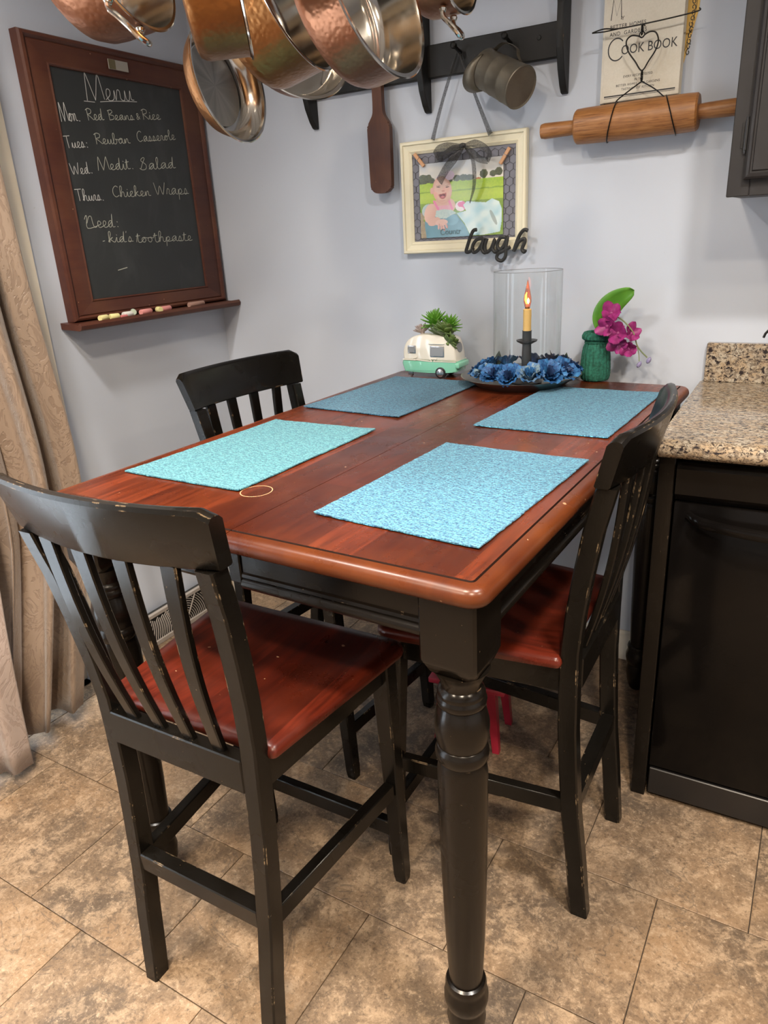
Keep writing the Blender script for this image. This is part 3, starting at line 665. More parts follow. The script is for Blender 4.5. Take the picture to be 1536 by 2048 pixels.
# ------------------------------------------------------------------ kitchen side
CX = 1.660
t = thing('worktop', 'speckled tan and black granite worktop over the dishwasher', 'worktop', (CX, 0, 0))
bm = BM(); L_ = 1.75
prof = [(-0.618, 0.872), (-0.630, 0.874), (-0.6385, 0.882), (-0.640, 0.892), (-0.6375, 0.902), (-0.629, 0.909), (-0.616, 0.911), (-0.002, 0.911), (-0.002, 0.872)]
loft(bm, [[(x, y, z) for y, z in prof] for x in (0.006, L_)])
loft(bm, [[(x, y, z) for y, z in [(-0.610, 0.876), (-0.622, 0.880), (-0.630, 0.892), (-0.626, 0.902), (-0.614, 0.908), (-0.002, 0.908), (-0.002, 0.876)]] for x in (0.0, 0.0062)])
mesh_obj('slab', bm, 'granite', t, True, 50)
bxo('backsplash', (0.010, -0.024, 0.911), (L_, -0.001, 1.012), 'granite', t, 0.002)
t = thing('end_panel', 'tall narrow black filler panel left of the dishwasher', 'panel', (CX, 0, 0))
bxo('panel_side', (0.006, -0.585, 0.0), (0.024, -0.001, 0.872), 'black_paint_table', t); bxo('panel_front', (0.004, -0.602, 0.0), (0.036, -0.585, 0.872), 'black_paint_table', t, 0.0015)
t = thing('dishwasher', 'glossy black dishwasher under the granite worktop', 'dishwasher', (CX + 0.040, 0, 0))
bxo('tub', (0.004, -0.57, 0.09), (0.596, -0.02, 0.866), 'black_plastic', t); bxo('door', (0.0, -0.598, 0.092), (0.600, -0.572, 0.770), 'black_gloss', t, 0.003, 2)
bm = BM(); loft(bm, [[(x, y, z) for y, z in [(-0.572, 0.775), (-0.592, 0.775), (-0.604, 0.790), (-0.606, 0.845), (-0.598, 0.858), (-0.572, 0.858)]] for x in (0.0, 0.600)]); mesh_obj('control_panel', bm, 'black_gloss', t, True, 30)
bm = BM(); pts = [(0.03, -0.600, 0.745), (0.06, -0.618, 0.738), (0.15, -0.630, 0.732), (0.30, -0.634, 0.730), (0.45, -0.630, 0.732), (0.54, -0.618, 0.738), (0.57, -0.600, 0.745)]
tube(bm, catmull(pts, 5), 0, 10, flat=(0.012, 0.008), up=(0, 0, 1)); mesh_obj('handle', bm, 'black_gloss', t)
bxo('kick_plate', (0.002, -0.600, 0.012), (0.598, -0.575, 0.086), 'black_plastic', t)
t = thing('base_cabinet', 'charcoal base cabinet to the right of the dishwasher', 'cabinet', (2.302, 0, 0))
bxo('carcass', (0.002, -0.575, 0.09), (1.10, -0.002, 0.870), 'charcoal_cabinet_paint', t); bxo('plinth', (0.002, -0.52, 0.0), (1.10, -0.02, 0.09), 'charcoal_cabinet_paint', t)
for i in range(2):
    d = bxo('door', (0.03 + i * 0.53, -0.596, 0.13), (0.54 + i * 0.53, -0.576, 0.66), 'charcoal_cabinet_paint', t, 0.004, 2); bxo('drawer', (0.03 + i * 0.53, -0.596, 0.69), (0.54 + i * 0.53, -0.576, 0.85), 'charcoal_cabinet_paint', t, 0.004, 2)
    latheo('knob', [(0, 0), (0.007, 0), (0.007, 0.012), (0.015, 0.018), (0.012, 0.026), (0, 0.028)], 'dark_iron', d, 14, Matrix.Translation((0.49 if i == 0 else 0.60, -0.596, 0.58)) @ Matrix.Rotation(PI / 2, 4, 'X'))
# wall cabinet
t = thing('wall_cabinet', 'charcoal wall cabinet with a moulded door at the upper right', 'cabinet', (1.707, 0, 1.359))
bxo('carcass', (0.0, -0.288, 0.0), (1.2, -0.001, 0.90), 'charcoal_cabinet_paint', t, 0.001)
bm = BM(); box(bm, (-0.001, -0.307, -0.002), (0.042, -0.288, 0.90), 0.0015); box(bm, (0.042, -0.307, -0.002), (1.2, -0.288, 0.040), 0.0015); box(bm, (0.58, -0.307, 0.04), (0.62, -0.288, 0.86), 0.0015); box(bm, (0.042, -0.307, 0.86), (1.2, -0.288, 0.90), 0.0015)
mesh_obj('face_frame', bm, 'charcoal_cabinet_paint', t)
for i in range(2):
    x0 = 0.030 + i * 0.565; x1 = x0 + 0.53; z0, z1 = 0.030, 0.87
    bm = BM()
    def fr(ins, y): return [(x0 + ins, y, z0 + ins), (x1 - ins, y, z0 + ins), (x1 - ins, y, z1 - ins), (x0 + ins, y, z1 - ins)]
    loft(bm, [fr(0, -0.308), fr(0, -0.322), fr(0.004, -0.327), fr(0.009, -0.329), fr(0.011, -0.326), fr(0.014, -0.326), fr(0.016, -0.329), fr(0.058, -0.329), fr(0.064, -0.323), fr(0.068, -0.319), fr(0.100, -0.326)]); d = mesh_obj('door', bm, 'charcoal_cabinet_paint', t, True, 25)
    latheo('knob', [(0, 0), (0.007, 0), (0.007, 0.012), (0.015, 0.018), (0.012, 0.026), (0, 0.028)], 'dark_iron', d, 14, Matrix.Translation((x1 - 0.03 if i == 0 else x0 + 0.03, -0.328, 0.07)) @ Matrix.Rotation(PI / 2, 4, 'X'))
    if i == 0:
        for hz in (0.085, 0.72):
            bm = BM(); tube(bm, [(x0 - 0.004, -0.313, hz), (x0 - 0.004, -0.313, hz + 0.055)], 0.0045, 10); tube(bm, [(x0 - 0.004, -0.313, hz - 0.006), (x0 - 0.004, -0.313, hz + 0.061)], 0.003, 8)
            box(bm, (x0 - 0.014, -0.3085, hz + 0.004), (x0 - 0.003, -0.3065, hz + 0.051), 0.0005); mesh_obj('hinge', bm, 'hinge_black', d)
# little wire scroll stand on the worktop at the right edge
t = thing('wire_stand', 'small dark wire scroll stand at the right edge of the worktop', 'stand', (1.885, -0.10, 0.911))
tubeo('scroll', [(-0.052 + 0.030 * math.exp(-a * 0.14) * math.cos(a + PI), 0, 0.128 + 0.030 * math.exp(-a * 0.14) * math.sin(a)) for a in [i * 0.35 for i in range(30)]], 0.003, 'black_wire', t, 6)
tubeo('scroll', [(0.052 - 0.030 * math.exp(-a * 0.14) * math.cos(a + PI), 0, 0.128 + 0.030 * math.exp(-a * 0.14) * math.sin(a)) for a in [i * 0.35 for i in range(30)]], 0.003, 'black_wire', t, 6)
for s in (-1, 1): tubeo('upright', catmull([(s * 0.052, 0, 0.100), (s * 0.045, 0, 0.085), (s * 0.056, 0, 0.065), (s * 0.040, 0, 0.03), (s * 0.045, 0.03, 0.003)], 5), 0.003, 'black_wire', t, 6)
tubeo('base_hoop', [(0.055 * math.cos(a), 0.0 + 0.04 * math.sin(a), 0.003) for a in [2 * PI * i / 24 for i in range(24)]], 0.003, 'black_wire', t, 6, closed=True)
tubeo('cross_bar', [(-0.045, 0, 0.085), (0.045, 0, 0.085)], 0.0028, 'black_wire', t, 6)
#PART2
# ------------------------------------------------------------------ chalkboard on the left wall
def LW(h, a, b): return Vector((h, a, b))            # left wall: h out from wall, a along y, b up
def BW(h, a, b): return Vector((a, -h, b))           # back wall: h out from wall, a along x, b up
def mitred(parent, F, a0, a1, b0, b1, wl, wr, wb, wt, prof, mat, name='frame_rail', angle=28):
    """four mitred rails; prof = [(u 0..1 from outer to inner edge, height)]"""
    def pt(corner, u, h):
        ox, oy = (a0, b0) if corner == 0 else (a1, b0) if corner == 1 else (a1, b1) if corner == 2 else (a0, b1)
        ix, iy = (a0 + wl, b0 + wb) if corner == 0 else (a1 - wr, b0 + wb) if corner == 1 else (a1 - wr, b1 - wt) if corner == 2 else (a0 + wl, b1 - wt)
        return F(h, ox + (ix - ox) * u, oy + (iy - oy) * u)
    for c in range(4):
        bm = BM(); d = (c + 1) % 4
        loft(bm, [[pt(c, u, h) for u, h in prof], [pt(d, u, h) for u, h in prof]]); mesh_obj(name, bm, mat, parent, True, angle)
t = thing('chalkboard', 'menu chalkboard in a reddish wood frame with a chalk tray', 'chalkboard', (0, 0, 0))
mitred(t, LW, -0.676, -0.012, 1.130, 1.866, 0.086, 0.093, 0.057, 0.075, [(0, 0.002), (0, 0.030), (0.05, 0.036), (0.14, 0.038), (0.20, 0.035), (0.24, 0.031), (0.30, 0.033), (0.88, 0.029), (0.93, 0.031), (0.97, 0.029), (1, 0.022), (1, 0.002)], 'chalkboard_wood')
bxo('slate_panel', (0.010, -0.594, 1.183), (0.0245, -0.101, 1.795), 'slate', t, 0)
bm = BM(); prof = [(0.002, 1.112), (0.080, 1.108), (0.088, 1.112), (0.091, 1.122), (0.086, 1.130), (0.081, 1.126), (0.070, 1.124), (0.002, 1.130)]
loft(bm, [[(h, y, z) for h, z in prof] for y in (-0.702, 0.0 - 0.004)]); mesh_obj('chalk_tray', bm, 'chalkboard_wood', t, True, 30)
bm = BM(); box(bm, (0.033, -0.392, 1.811), (0.0355, -0.318, 1.837), 0.0008); mesh_obj('name_plate', bm, 'label_grey', t); bxo('plate_patch', (0.0355, -0.391, 1.812), (0.0359, -0.366, 1.836), 'brass_label', t, 0)
# chalk handwriting: a small stroke alphabet (x advance, strokes)
GL = {
'M': (0.95, [[(0.02,0.0),(0.16,0.95),(0.22,0.98),(0.40,0.12),(0.46,0.12),(0.74,0.98),(0.80,0.95),(0.88,0.05)]]), 'R': (0.62, [[(0.10,0.0),(0.12,0.95)],[(0.0,0.85),(0.25,0.98),(0.5,0.85),(0.42,0.58),(0.14,0.5),(0.36,0.28),(0.58,0.02)]]),
'B': (0.6, [[(0.10,0.0),(0.10,0.95)],[(0.02,0.88),(0.35,0.97),(0.45,0.75),(0.14,0.53),(0.50,0.42),(0.50,0.12),(0.10,0.0)]]), 'T': (0.66, [[(0.0,0.93),(0.62,0.96)],[(0.31,0.95),(0.33,0.0)]]), 'W': (0.9, [[(0.0,0.95),(0.20,0.02),(0.42,0.70),(0.60,0.02),(0.84,0.95)]]),
'C': (0.6, [[(0.52,0.86),(0.34,0.97),(0.10,0.72),(0.06,0.28),(0.26,0.02),(0.52,0.14)]]), 'S': (0.66, [[(0.10,0.05),(0.30,0.55),(0.48,0.92),(0.36,0.98),(0.22,0.75),(0.50,0.42),(0.46,0.08),(0.22,0.0),(0.04,0.14)]]), 'N': (0.85, [[(0.0,0.62),(0.12,0.85),(0.20,0.80),(0.12,0.0)],[(0.14,0.35),(0.34,0.78),(0.52,0.80),(0.56,0.40),(0.64,0.06),(0.82,0.06)]]),
'a': (0.52, [[(0.0,0.03),(0.36,0.42),(0.20,0.48),(0.05,0.26),(0.12,0.02),(0.30,0.14),(0.38,0.44),(0.36,0.10),(0.52,0.04)]]), 'b': (0.5, [[(0.0,0.04),(0.22,0.70),(0.18,0.96),(0.08,0.80),(0.08,0.05),(0.28,0.02),(0.36,0.28),(0.26,0.42),(0.5,0.36)]]),
'c': (0.42, [[(0.0,0.03),(0.30,0.40),(0.16,0.46),(0.05,0.24),(0.16,0.01),(0.42,0.08)]]), 'd': (0.55, [[(0.0,0.03),(0.34,0.42),(0.18,0.46),(0.05,0.24),(0.12,0.02),(0.30,0.14),(0.42,0.95),(0.36,0.08),(0.55,0.04)]]),
'e': (0.42, [[(0.0,0.04),(0.24,0.22),(0.28,0.42),(0.14,0.46),(0.07,0.22),(0.18,0.01),(0.42,0.08)]]), 'h': (0.55, [[(0.0,0.04),(0.24,0.72),(0.18,0.97),(0.08,0.78),(0.08,0.0),(0.22,0.40),(0.36,0.40),(0.38,0.06),(0.55,0.04)]]),
'i': (0.3, [[(0.0,0.04),(0.14,0.44),(0.14,0.08),(0.3,0.04)],[(0.15,0.62),(0.165,0.66)]]), 'k': (0.52, [[(0.0,0.04),(0.22,0.72),(0.17,0.97),(0.08,0.78),(0.08,0.0),(0.16,0.28),(0.36,0.44),(0.20,0.26),(0.40,0.04),(0.52,0.06)]]),
'l': (0.32, [[(0.0,0.04),(0.20,0.70),(0.16,0.97),(0.07,0.72),(0.12,0.06),(0.32,0.06)]]), 'm': (0.75, [[(0.0,0.04),(0.08,0.42),(0.10,0.02),(0.22,0.42),(0.32,0.38),(0.32,0.02),(0.44,0.42),(0.54,0.38),(0.56,0.06),(0.75,0.04)]]),
'n': (0.55, [[(0.0,0.04),(0.08,0.42),(0.10,0.02),(0.24,0.42),(0.36,0.38),(0.36,0.08),(0.55,0.04)]]), 'o': (0.46, [[(0.0,0.04),(0.24,0.44),(0.08,0.36),(0.06,0.12),(0.22,0.01),(0.34,0.22),(0.24,0.44),(0.46,0.38)]]),
'p': (0.5, [[(0.0,0.04),(0.10,0.42),(0.06,-0.42),(0.12,0.30),(0.28,0.44),(0.34,0.20),(0.14,0.04),(0.5,0.06)]]), 'r': (0.38, [[(0.0,0.04),(0.10,0.46),(0.24,0.38),(0.20,0.10),(0.38,0.04)]]), 's': (0.40, [[(0.0,0.03),(0.16,0.48),(0.26,0.16),(0.16,0.0),(0.06,0.06),(0.40,0.05)]]),
't': (0.36, [[(0.0,0.04),(0.14,0.80),(0.14,0.08),(0.36,0.04)],[(0.0,0.56),(0.30,0.60)]]), 'u': (0.5, [[(0.0,0.04),(0.08,0.42),(0.10,0.08),(0.24,0.04),(0.36,0.42),(0.36,0.08),(0.5,0.04)]]), 'v': (0.4, [[(0.0,0.3),(0.12,0.0),(0.30,0.44),(0.4,0.38)]]),
'y': (0.5, [[(0.0,0.04),(0.08,0.42),(0.12,0.10),(0.26,0.10),(0.36,0.42),(0.32,-0.36),(0.16,-0.38),(0.5,0.06)]]), 'w': (0.66, [[(0.0,0.04),(0.08,0.40),(0.14,0.04),(0.30,0.38),(0.36,0.04),(0.54,0.42),(0.66,0.36)]]),
'.': (0.30, [[(0.17,-0.01),(0.19,0.04)]]), ':': (0.34, [[(0.20,0.0),(0.22,0.05)],[(0.20,0.34),(0.22,0.39)]]), '-': (0.4, [[(0.05,0.3),(0.35,0.32)]]), "'": (0.14, [[(0.08,0.98),(0.05,0.82)]]), '&': (0.6, [[(0.55,0.05),(0.12,0.62),(0.26,0.88),(0.36,0.64),(0.05,0.22),(0.22,0.0),(0.55,0.42)]]),
}
def word_strokes(wd, y0, z0, y1, z1, cap):
    wd = wd; tot = sum(GL[c][0] for c in wd); run = math.hypot(y1 - y0, z1 - z0); sx = run / tot; ux, uz = (y1 - y0) / run, (z1 - z0) / run
    x = 0; out = []; cur = None
    for c in wd:
        adv, st = GL[c]
        for i, s in enumerate(st):
            P = [(y0 + ux * (x + px) * sx - uz * py * cap, z0 + uz * (x + px) * sx + ux * py * cap) for px, py in s]
            if i == 0 and cur is not None and c.islower(): cur.extend(P[1:])
            elif i == 0: cur = P[:]; out.append(cur)
            else: out.append(P)
        if c in ".:-'&" or (c.isupper() and c != 'N'): cur = None
        x += adv
    return out
WORDS = [('Menu',-0.486,1.721,-0.304,1.739,0.0600,1),('Mon.',-0.587,1.659,-0.518,1.666,0.0404,1),('Red',-0.496,1.670,-0.432,1.677,0.0286,0),('Beans',-0.418,1.678,-0.315,1.687,0.0251,0),('&',-0.308,1.689,-0.290,1.691,0.0174,0),('Rice',-0.284,1.691,-0.204,1.698,0.0271,0),('Tues:',-0.589,1.593,-0.506,1.600,0.0296,1),('Reuban',-0.482,1.610,-0.346,1.621,0.0271,0),('Casserole',-0.319,1.627,-0.150,1.645,0.0278,0),('Wed.',-0.585,1.525,-0.507,1.533,0.0294,1),('Medit.',-0.490,1.540,-0.347,1.551,0.0309,0),('Salad',-0.330,1.548,-0.168,1.561,0.0318,0),('Thurs.',-0.586,1.457,-0.483,1.460,0.0301,1),('Chicken',-0.451,1.469,-0.295,1.475,0.0292,0),('Wraps',-0.279,1.478,-0.124,1.483,0.0348,0),('Need:',-0.571,1.384,-0.443,1.386,0.0360,0),('-',-0.520,1.344,-0.507,1.345,0.0088,0),("kid's",-0.498,1.343,-0.398,1.342,0.0295,0),('toothpaste',-0.388,1.339,-0.137,1.337,0.0307,0)]
for wd, a, b, c, d, cap, tone in WORDS:
    bm = BM(); cap *= 1.08
    for q in word_strokes(wd, a + 0.003, b, c, d, cap):
        pts = [(0.0249, v.x, v.y) for v in catmull([(e[0], e[1], 0) for e in q], 4)]
        dot = (Vector(pts[0]) - Vector(pts[-1])).length < 0.004
        tube(bm, pts, 0, 4, flat=(0.0004, 0.0017 if dot else 0.00095), up=(1, 0, 0))
    if wd == 'Menu': tube(bm, catmull([(0.0249, a + 0.05, b + 0.002), (0.0249, a + 0.11, b + 0.010), (0.0249, a + 0.192, b + 0.017)], 4), 0, 4, flat=(0.0004, 0.0009), up=(1, 0, 0)); tube(bm, [(0.0249, a - 0.008, b - 0.002), (0.0249, a + 0.030, b - 0.001)], 0, 4, flat=(0.0004, 0.0009), up=(1, 0, 0))
    o = mesh_obj('chalk_word', bm, 'chalk_mark_white' if tone else 'chalk_mark', t)
o = mesh_obj('chalk_smear', (lambda b_: (tube(b_, [(0.0248, -0.478, 1.262), (0.0248, -0.44, 1.268)], 0, 4, flat=(0.0003, 0.0012), up=(1, 0, 0)), b_)[1])(BM()), 'chalk_mark', t)
CHK = [((0.055, -0.590), 0.034, 0.2, 'chalk_yellow', 'short yellow chalk stick at the left end of the tray', 0.0085), ((0.060, -0.553), 0.030, -0.2, 'chalk_yellow', 'second short yellow chalk stick from the left on the tray', 0.0085), ((0.066, -0.523), 0.028, 0.1, 'chalk_red', 'thin pinkish red chalk bit beside the yellow sticks', 0.005), ((0.056, -0.494), 0.046, 0.1, 'chalk_white', 'whitish green chalk stick lying on the tray', 0.0085), ((0.048, -0.466), 0.040, 0.9, 'chalk_green', 'pale green chalk stick propped behind the whitish one', 0.0085),
       ((0.058, -0.425), 0.050, 0.15, 'chalk_pink', 'longer pink chalk stick in the middle of the tray', 0.0085), ((0.066, -0.376), 0.020, 1.4, 'chalk_yellow', 'yellow chalk stub seen end-on between two pink sticks', 0.0095), ((0.054, -0.336), 0.046, 0.1, 'chalk_pink', 'pink chalk stick right of the yellow stub', 0.0085), ((0.052, -0.190), 0.075, 0.05, 'chalk_brown', 'brownish chalk stick at the right end of the tray', 0.0085)]
for (x, y), ln, rz, m, lab, r in CHK:
    o = latheo('chalk_stick', [(0, -ln / 2), (r * 0.85, -ln / 2), (r, -ln / 2 + 0.002), (r * 1.02, ln / 2 - 0.002), (r * 0.9, ln / 2), (0, ln / 2)], m, None, 14)
    o.rotation_euler = (PI / 2, 0, rz); o.location = (x, y, 1.1245 + r + (0.004 if 'propped' in lab else 0)); tag(o, lab, 'chalk', 'chalk sticks on the tray')

# ------------------------------------------------------------------ peg rail with brackets on the back wall
t = thing('peg_shelf', 'black wooden wall shelf with peg rail and curved brackets', 'shelf', (0, 0, 0))
bxo('peg_rail', (0.486, -0.020, 1.722), (1.262, -0.001, 1.802), 'black_shelf_paint', t, 0.002)
BR = [(-0.001, 2.03), (-0.105, 2.03), (-0.105, 1.975), (-0.090, 1.93), (-0.068, 1.885), (-0.058, 1.83), (-0.061, 1.775), (-0.060, 1.735), (-0.046, 1.690), (-0.026, 1.655), (-0.012, 1.640), (-0.001, 1.638)]
for x in (0.478, 0.868, 1.262):
    bm = BM(); prism(bm, BR, lambda y, z: (x - 0.009, y, z), lambda y, z: (x + 0.009, y, z)); bmesh.ops.bevel(bm, geom=[e for e in bm.edges], offset=0.0015, segments=1, affect='EDGES'); mesh_obj('bracket', bm, 'black_shelf_paint', t, True, 30)
bxo('shelf_board', (0.43, -0.125, 2.03), (1.31, -0.001, 2.048), 'black_shelf_paint', t, 0.003)
PEG = [(0, 0), (0.0055, 0), (0.0045, 0.012), (0.0045, 0.034), (0.0075, 0.038), (0.009, 0.044), (0.0078, 0.051), (0.004, 0.054), (0, 0.0545)]
for x in (0.585, 0.722, 0.975, 1.118): latheo('peg', PEG, 'black_shelf_paint', t, 12, Matrix.Translation((x, -0.019, 1.772)) @ Matrix.Rotation(math.radians(78), 4, 'X'))
latheo('screw_plug', [(0, 0), (0.006, 0), (0.005, 0.002), (0, 0.0025)], 'black_shelf_paint', t, 12, Matrix.Translation((1.195, -0.020, 1.772)) @ Matrix.Rotation(PI / 2, 4, 'X'))

# paddle cutting board
t = thing('cutting_board', 'narrow reddish wooden paddle board hanging from the peg rail', 'board', (0.7225, -0.036, 0))
half = [(0.0, 1.785), (0.013, 1.782), (0.0165, 1.770), (0.0155, 1.72), (0.0155, 1.672), (0.018, 1.650), (0.028, 1.634), (0.0365, 1.620), (0.0375, 1.600), (0.036, 1.47), (0.033, 1.450), (0.020, 1.440), (0.0, 1.438)]
hp = catmull([(a, b, 0) for a, b in half], 4); poly = [(v.x, v.y) for v in hp] + [(-v.x, v.y) for v in hp[-2:0:-1]]
bm = BM(); prism(bm, poly, lambda a, b: (a, -0.009, b), lambda a, b: (a, 0.009, b)); bmesh.ops.bevel(bm, geom=[e for e in bm.edges if len(e.link_faces) == 2 and any(len(f.verts) > 4 for f in e.link_faces)], offset=0.003, segments=2, affect='EDGES')
mesh_obj('blade', bm, 'paddle_wood', t, True, 50)
tubeo('hanging_cord', [(0.008 * math.cos(a), -0.002 + 0.016 * math.sin(a) * 0.2, 1.776 + 0.012 * math.sin(a)) for a in [2 * PI * i / 16 for i in range(16)]], 0.0012, 'dark_iron', t, 5, closed=True)
latheo('hanging_hole', [(0, -0.0096), (0.0045, -0.0096), (0.0045, 0.0096), (0, 0.0096)], 'tyre_black', t, 12, Matrix.Translation((0, 0, 1.763)) @ Matrix.Rotation(PI / 2, 4, 'X'))

# tin measuring jug
bot = Vector((1.186, -0.125, 1.648)); mou = Vector((1.070, -0.075, 1.712)); ax_ = (mou - bot).normalized(); Lj = (mou - bot).length
upv = Vector((0.48, 0, 0.87)); upv = (upv - ax_ * upv.dot(ax_)).normalized(); sid = ax_.cross(upv)
MJ = Matrix(((upv.x, sid.x, ax_.x, 0), (upv.y, sid.y, ax_.y, 0), (upv.z, sid.z, ax_.z, 0), (0, 0, 0, 1)))
t = thing('tin_jug', 'dark old tin measuring jug hanging tilted from a peg', 'jug', bot)
latheo('body', [(0, 0.003), (0.046, 0.003), (0.050, 0.0), (0.0515, 0.002), (0.0505, 0.006), (0.0495, 0.040), (0.0500, 0.043), (0.0490, 0.046), (0.0480, 0.085), (0.0485, 0.088), (0.0475, 0.091), (0.0465, Lj - 0.004), (0.048, Lj), (0.0455, Lj), (0.0448, Lj - 0.01), (0.048, 0.006), (0, 0.006)], 'old_tin', t, 32, MJ)
bm = BM(); N = 28; ra, rb = [], []
for i in range(N + 1):
    a = math.radians(-125 + 250 * i / N) + PI; w_ = math.cos(math.radians(-125 + 250 * i / N) * 0.72); w_ = max(w_, 0.0)
    ra.append(bm.verts.new(MJ @ Vector((0.0472 * math.cos(a), 0.0472 * math.sin(a), Lj - 0.012)))); rb.append(bm.verts.new(MJ @ Vector(((0.048 + 0.016 * w_) * math.cos(a), (0.048 + 0.016 * w_) * math.sin(a), Lj - 0.010 + 0.034 * w_))))
for i in range(N): bm.faces.new((ra[i], ra[i + 1], rb[i + 1], rb[i]))
sp = mesh_obj('spout', bm, 'old_tin', t); md = sp.modifiers.new('thick', 'SOLIDIFY'); md.thickness = 0.0014
hp = [MJ @ Vector(q) for q in ((0.047, 0, Lj - 0.006), (0.066, 0, Lj - 0.022), (0.073, 0, Lj - 0.050), (0.070, 0, Lj - 0.078), (0.058, 0, Lj - 0.090), (0.050, 0, Lj - 0.104))]
tubeo('handle', catmull(hp, 5), 0, 'old_tin', t, 8, flat=(0.0012, 0.007), up=upv)

# ------------------------------------------------------------------ picture frame with print, wire, clothes-pins, bow and "laugh"
t = thing('picture_frame', 'cream picture frame hanging by black ribbon with laugh sign', 'frame', (0, 0, 0), (0, 0, 0))
mitred(t, BW, 0.779, 1.168, 1.262, 1.570, 0.034, 0.034, 0.034, 0.034, [(0, 0.004), (0, 0.021), (0.08, 0.0245), (0.26, 0.0245), (0.32, 0.020), (0.72, 0.0165), (0.78, 0.0175), (0.94, 0.0135), (1, 0.012), (1, 0.004)], 'frame_cream', 'frame_rail', 12)
bxo('backing', (0.806, -0.009, 1.288), (1.141, -0.005, 1.544), 'frame_backing', t, 0)
bm = BM(); s_ = 0.0125; wx_, wz_ = s_ * math.sqrt(3), s_ * 1.5     # chicken wire
seen = set()
for r_ in range(-1, 16):
    for c_ in range(-1, 17):
        cx_, cz_ = 0.812 + c_ * wx_ + (wx_ / 2 if r_ % 2 else 0), 1.292 + r_ * wz_
        hx_ = [(cx_ + s_ * math.sin(math.radians(60 * k)), cz_ + s_ * math.cos(math.radians(60 * k))) for k in range(6)]
        for k in range(3):
            p_, q_ = hx_[k], hx_[k + 1]
            if all(0.8085 < v[0] < 1.1385 and 1.2905 < v[1] < 1.5415 for v in (p_, q_)): tube(bm, [(p_[0], -0.0105, p_[1]), (q_[0], -0.0105, q_[1])], 0.0005 if k != 1 else 0.0008, 4)
o = mesh_obj('chicken_wire', bm, 'dark_iron', t); o['kind'] = 'stuff'
# the printed photograph: vertex-coloured flat print
PX0, PX1, PZ0, PZ1 = 0.836, 1.098, 1.305, 1.508
def ell(u, v, cu, cv, ru, rv, rot=0):
    du, dv = u - cu, v - cv
    if rot: c, s = math.cos(rot), math.sin(rot); du, dv = du * c + dv * s, -du * s + dv * c
    return (du / ru) ** 2 + (dv / rv) ** 2
def inpoly(u, v, P):
    r = False; j = len(P) - 1
    for i in range(len(P)):
        if (P[i][1] > v) != (P[j][1] > v) and u < (P[j][0] - P[i][0]) * (v - P[i][1]) / (P[j][1] - P[i][1]) + P[i][0]: r = not r
        j = i
    return r
def lerp(a, b, t): t = max(0, min(1, t)); return tuple(x + (y - x) * t for x, y in zip(a, b))
_h = lambda a, b: (math.sin(a * 127.1 + b * 311.7) * 43758.5453) % 1
def vn(x, y):
    i, j = math.floor(x), math.floor(y); fx, fy = x - i, y - j; fx = fx * fx * (3 - 2 * fx); fy = fy * fy * (3 - 2 * fy)
    return (_h(i, j) * (1 - fx) + _h(i + 1, j) * fx) * (1 - fy) + (_h(i, j + 1) * (1 - fx) + _h(i + 1, j + 1) * fx) * fy
C01 = lambda X, Y: ((X - 305) / 855.0, 1 - (Y - 405) / 785.0)
tub = [C01(*q) for q in [(355, 960), (400, 930), (470, 925), (600, 950), (690, 950), (780, 1080), (830, 1190), (365, 1190), (350, 1060)]]
cloth = [C01(*q) for q in [(690, 940), (790, 925), (760, 860), (800, 825), (900, 840), (990, 850), (1050, 815), (1120, 850), (1148, 930), (1145, 1060), (1130, 1160), (960, 1185), (830, 1180), (770, 1050)]]
cloth2 = [C01(*q) for q in [(330, 920), (350, 860), (430, 830), (500, 880), (470, 940), (560, 990), (640, 950), (600, 930), (560, 900), (470, 905), (455, 945), (520, 985), (590, 985), (640, 945), (540, 880), (440, 860)]]
blob = [C01(*q) for q in [(455, 930), (480, 900), (560, 890), (640, 905), (690, 940), (640, 955), (580, 990), (500, 985), (460, 960)]]
straw = [C01(*q) for q in [(300, 920), (345, 900), (340, 1000), (380, 1090), (365, 1190), (290, 1190), (280, 1060)]]
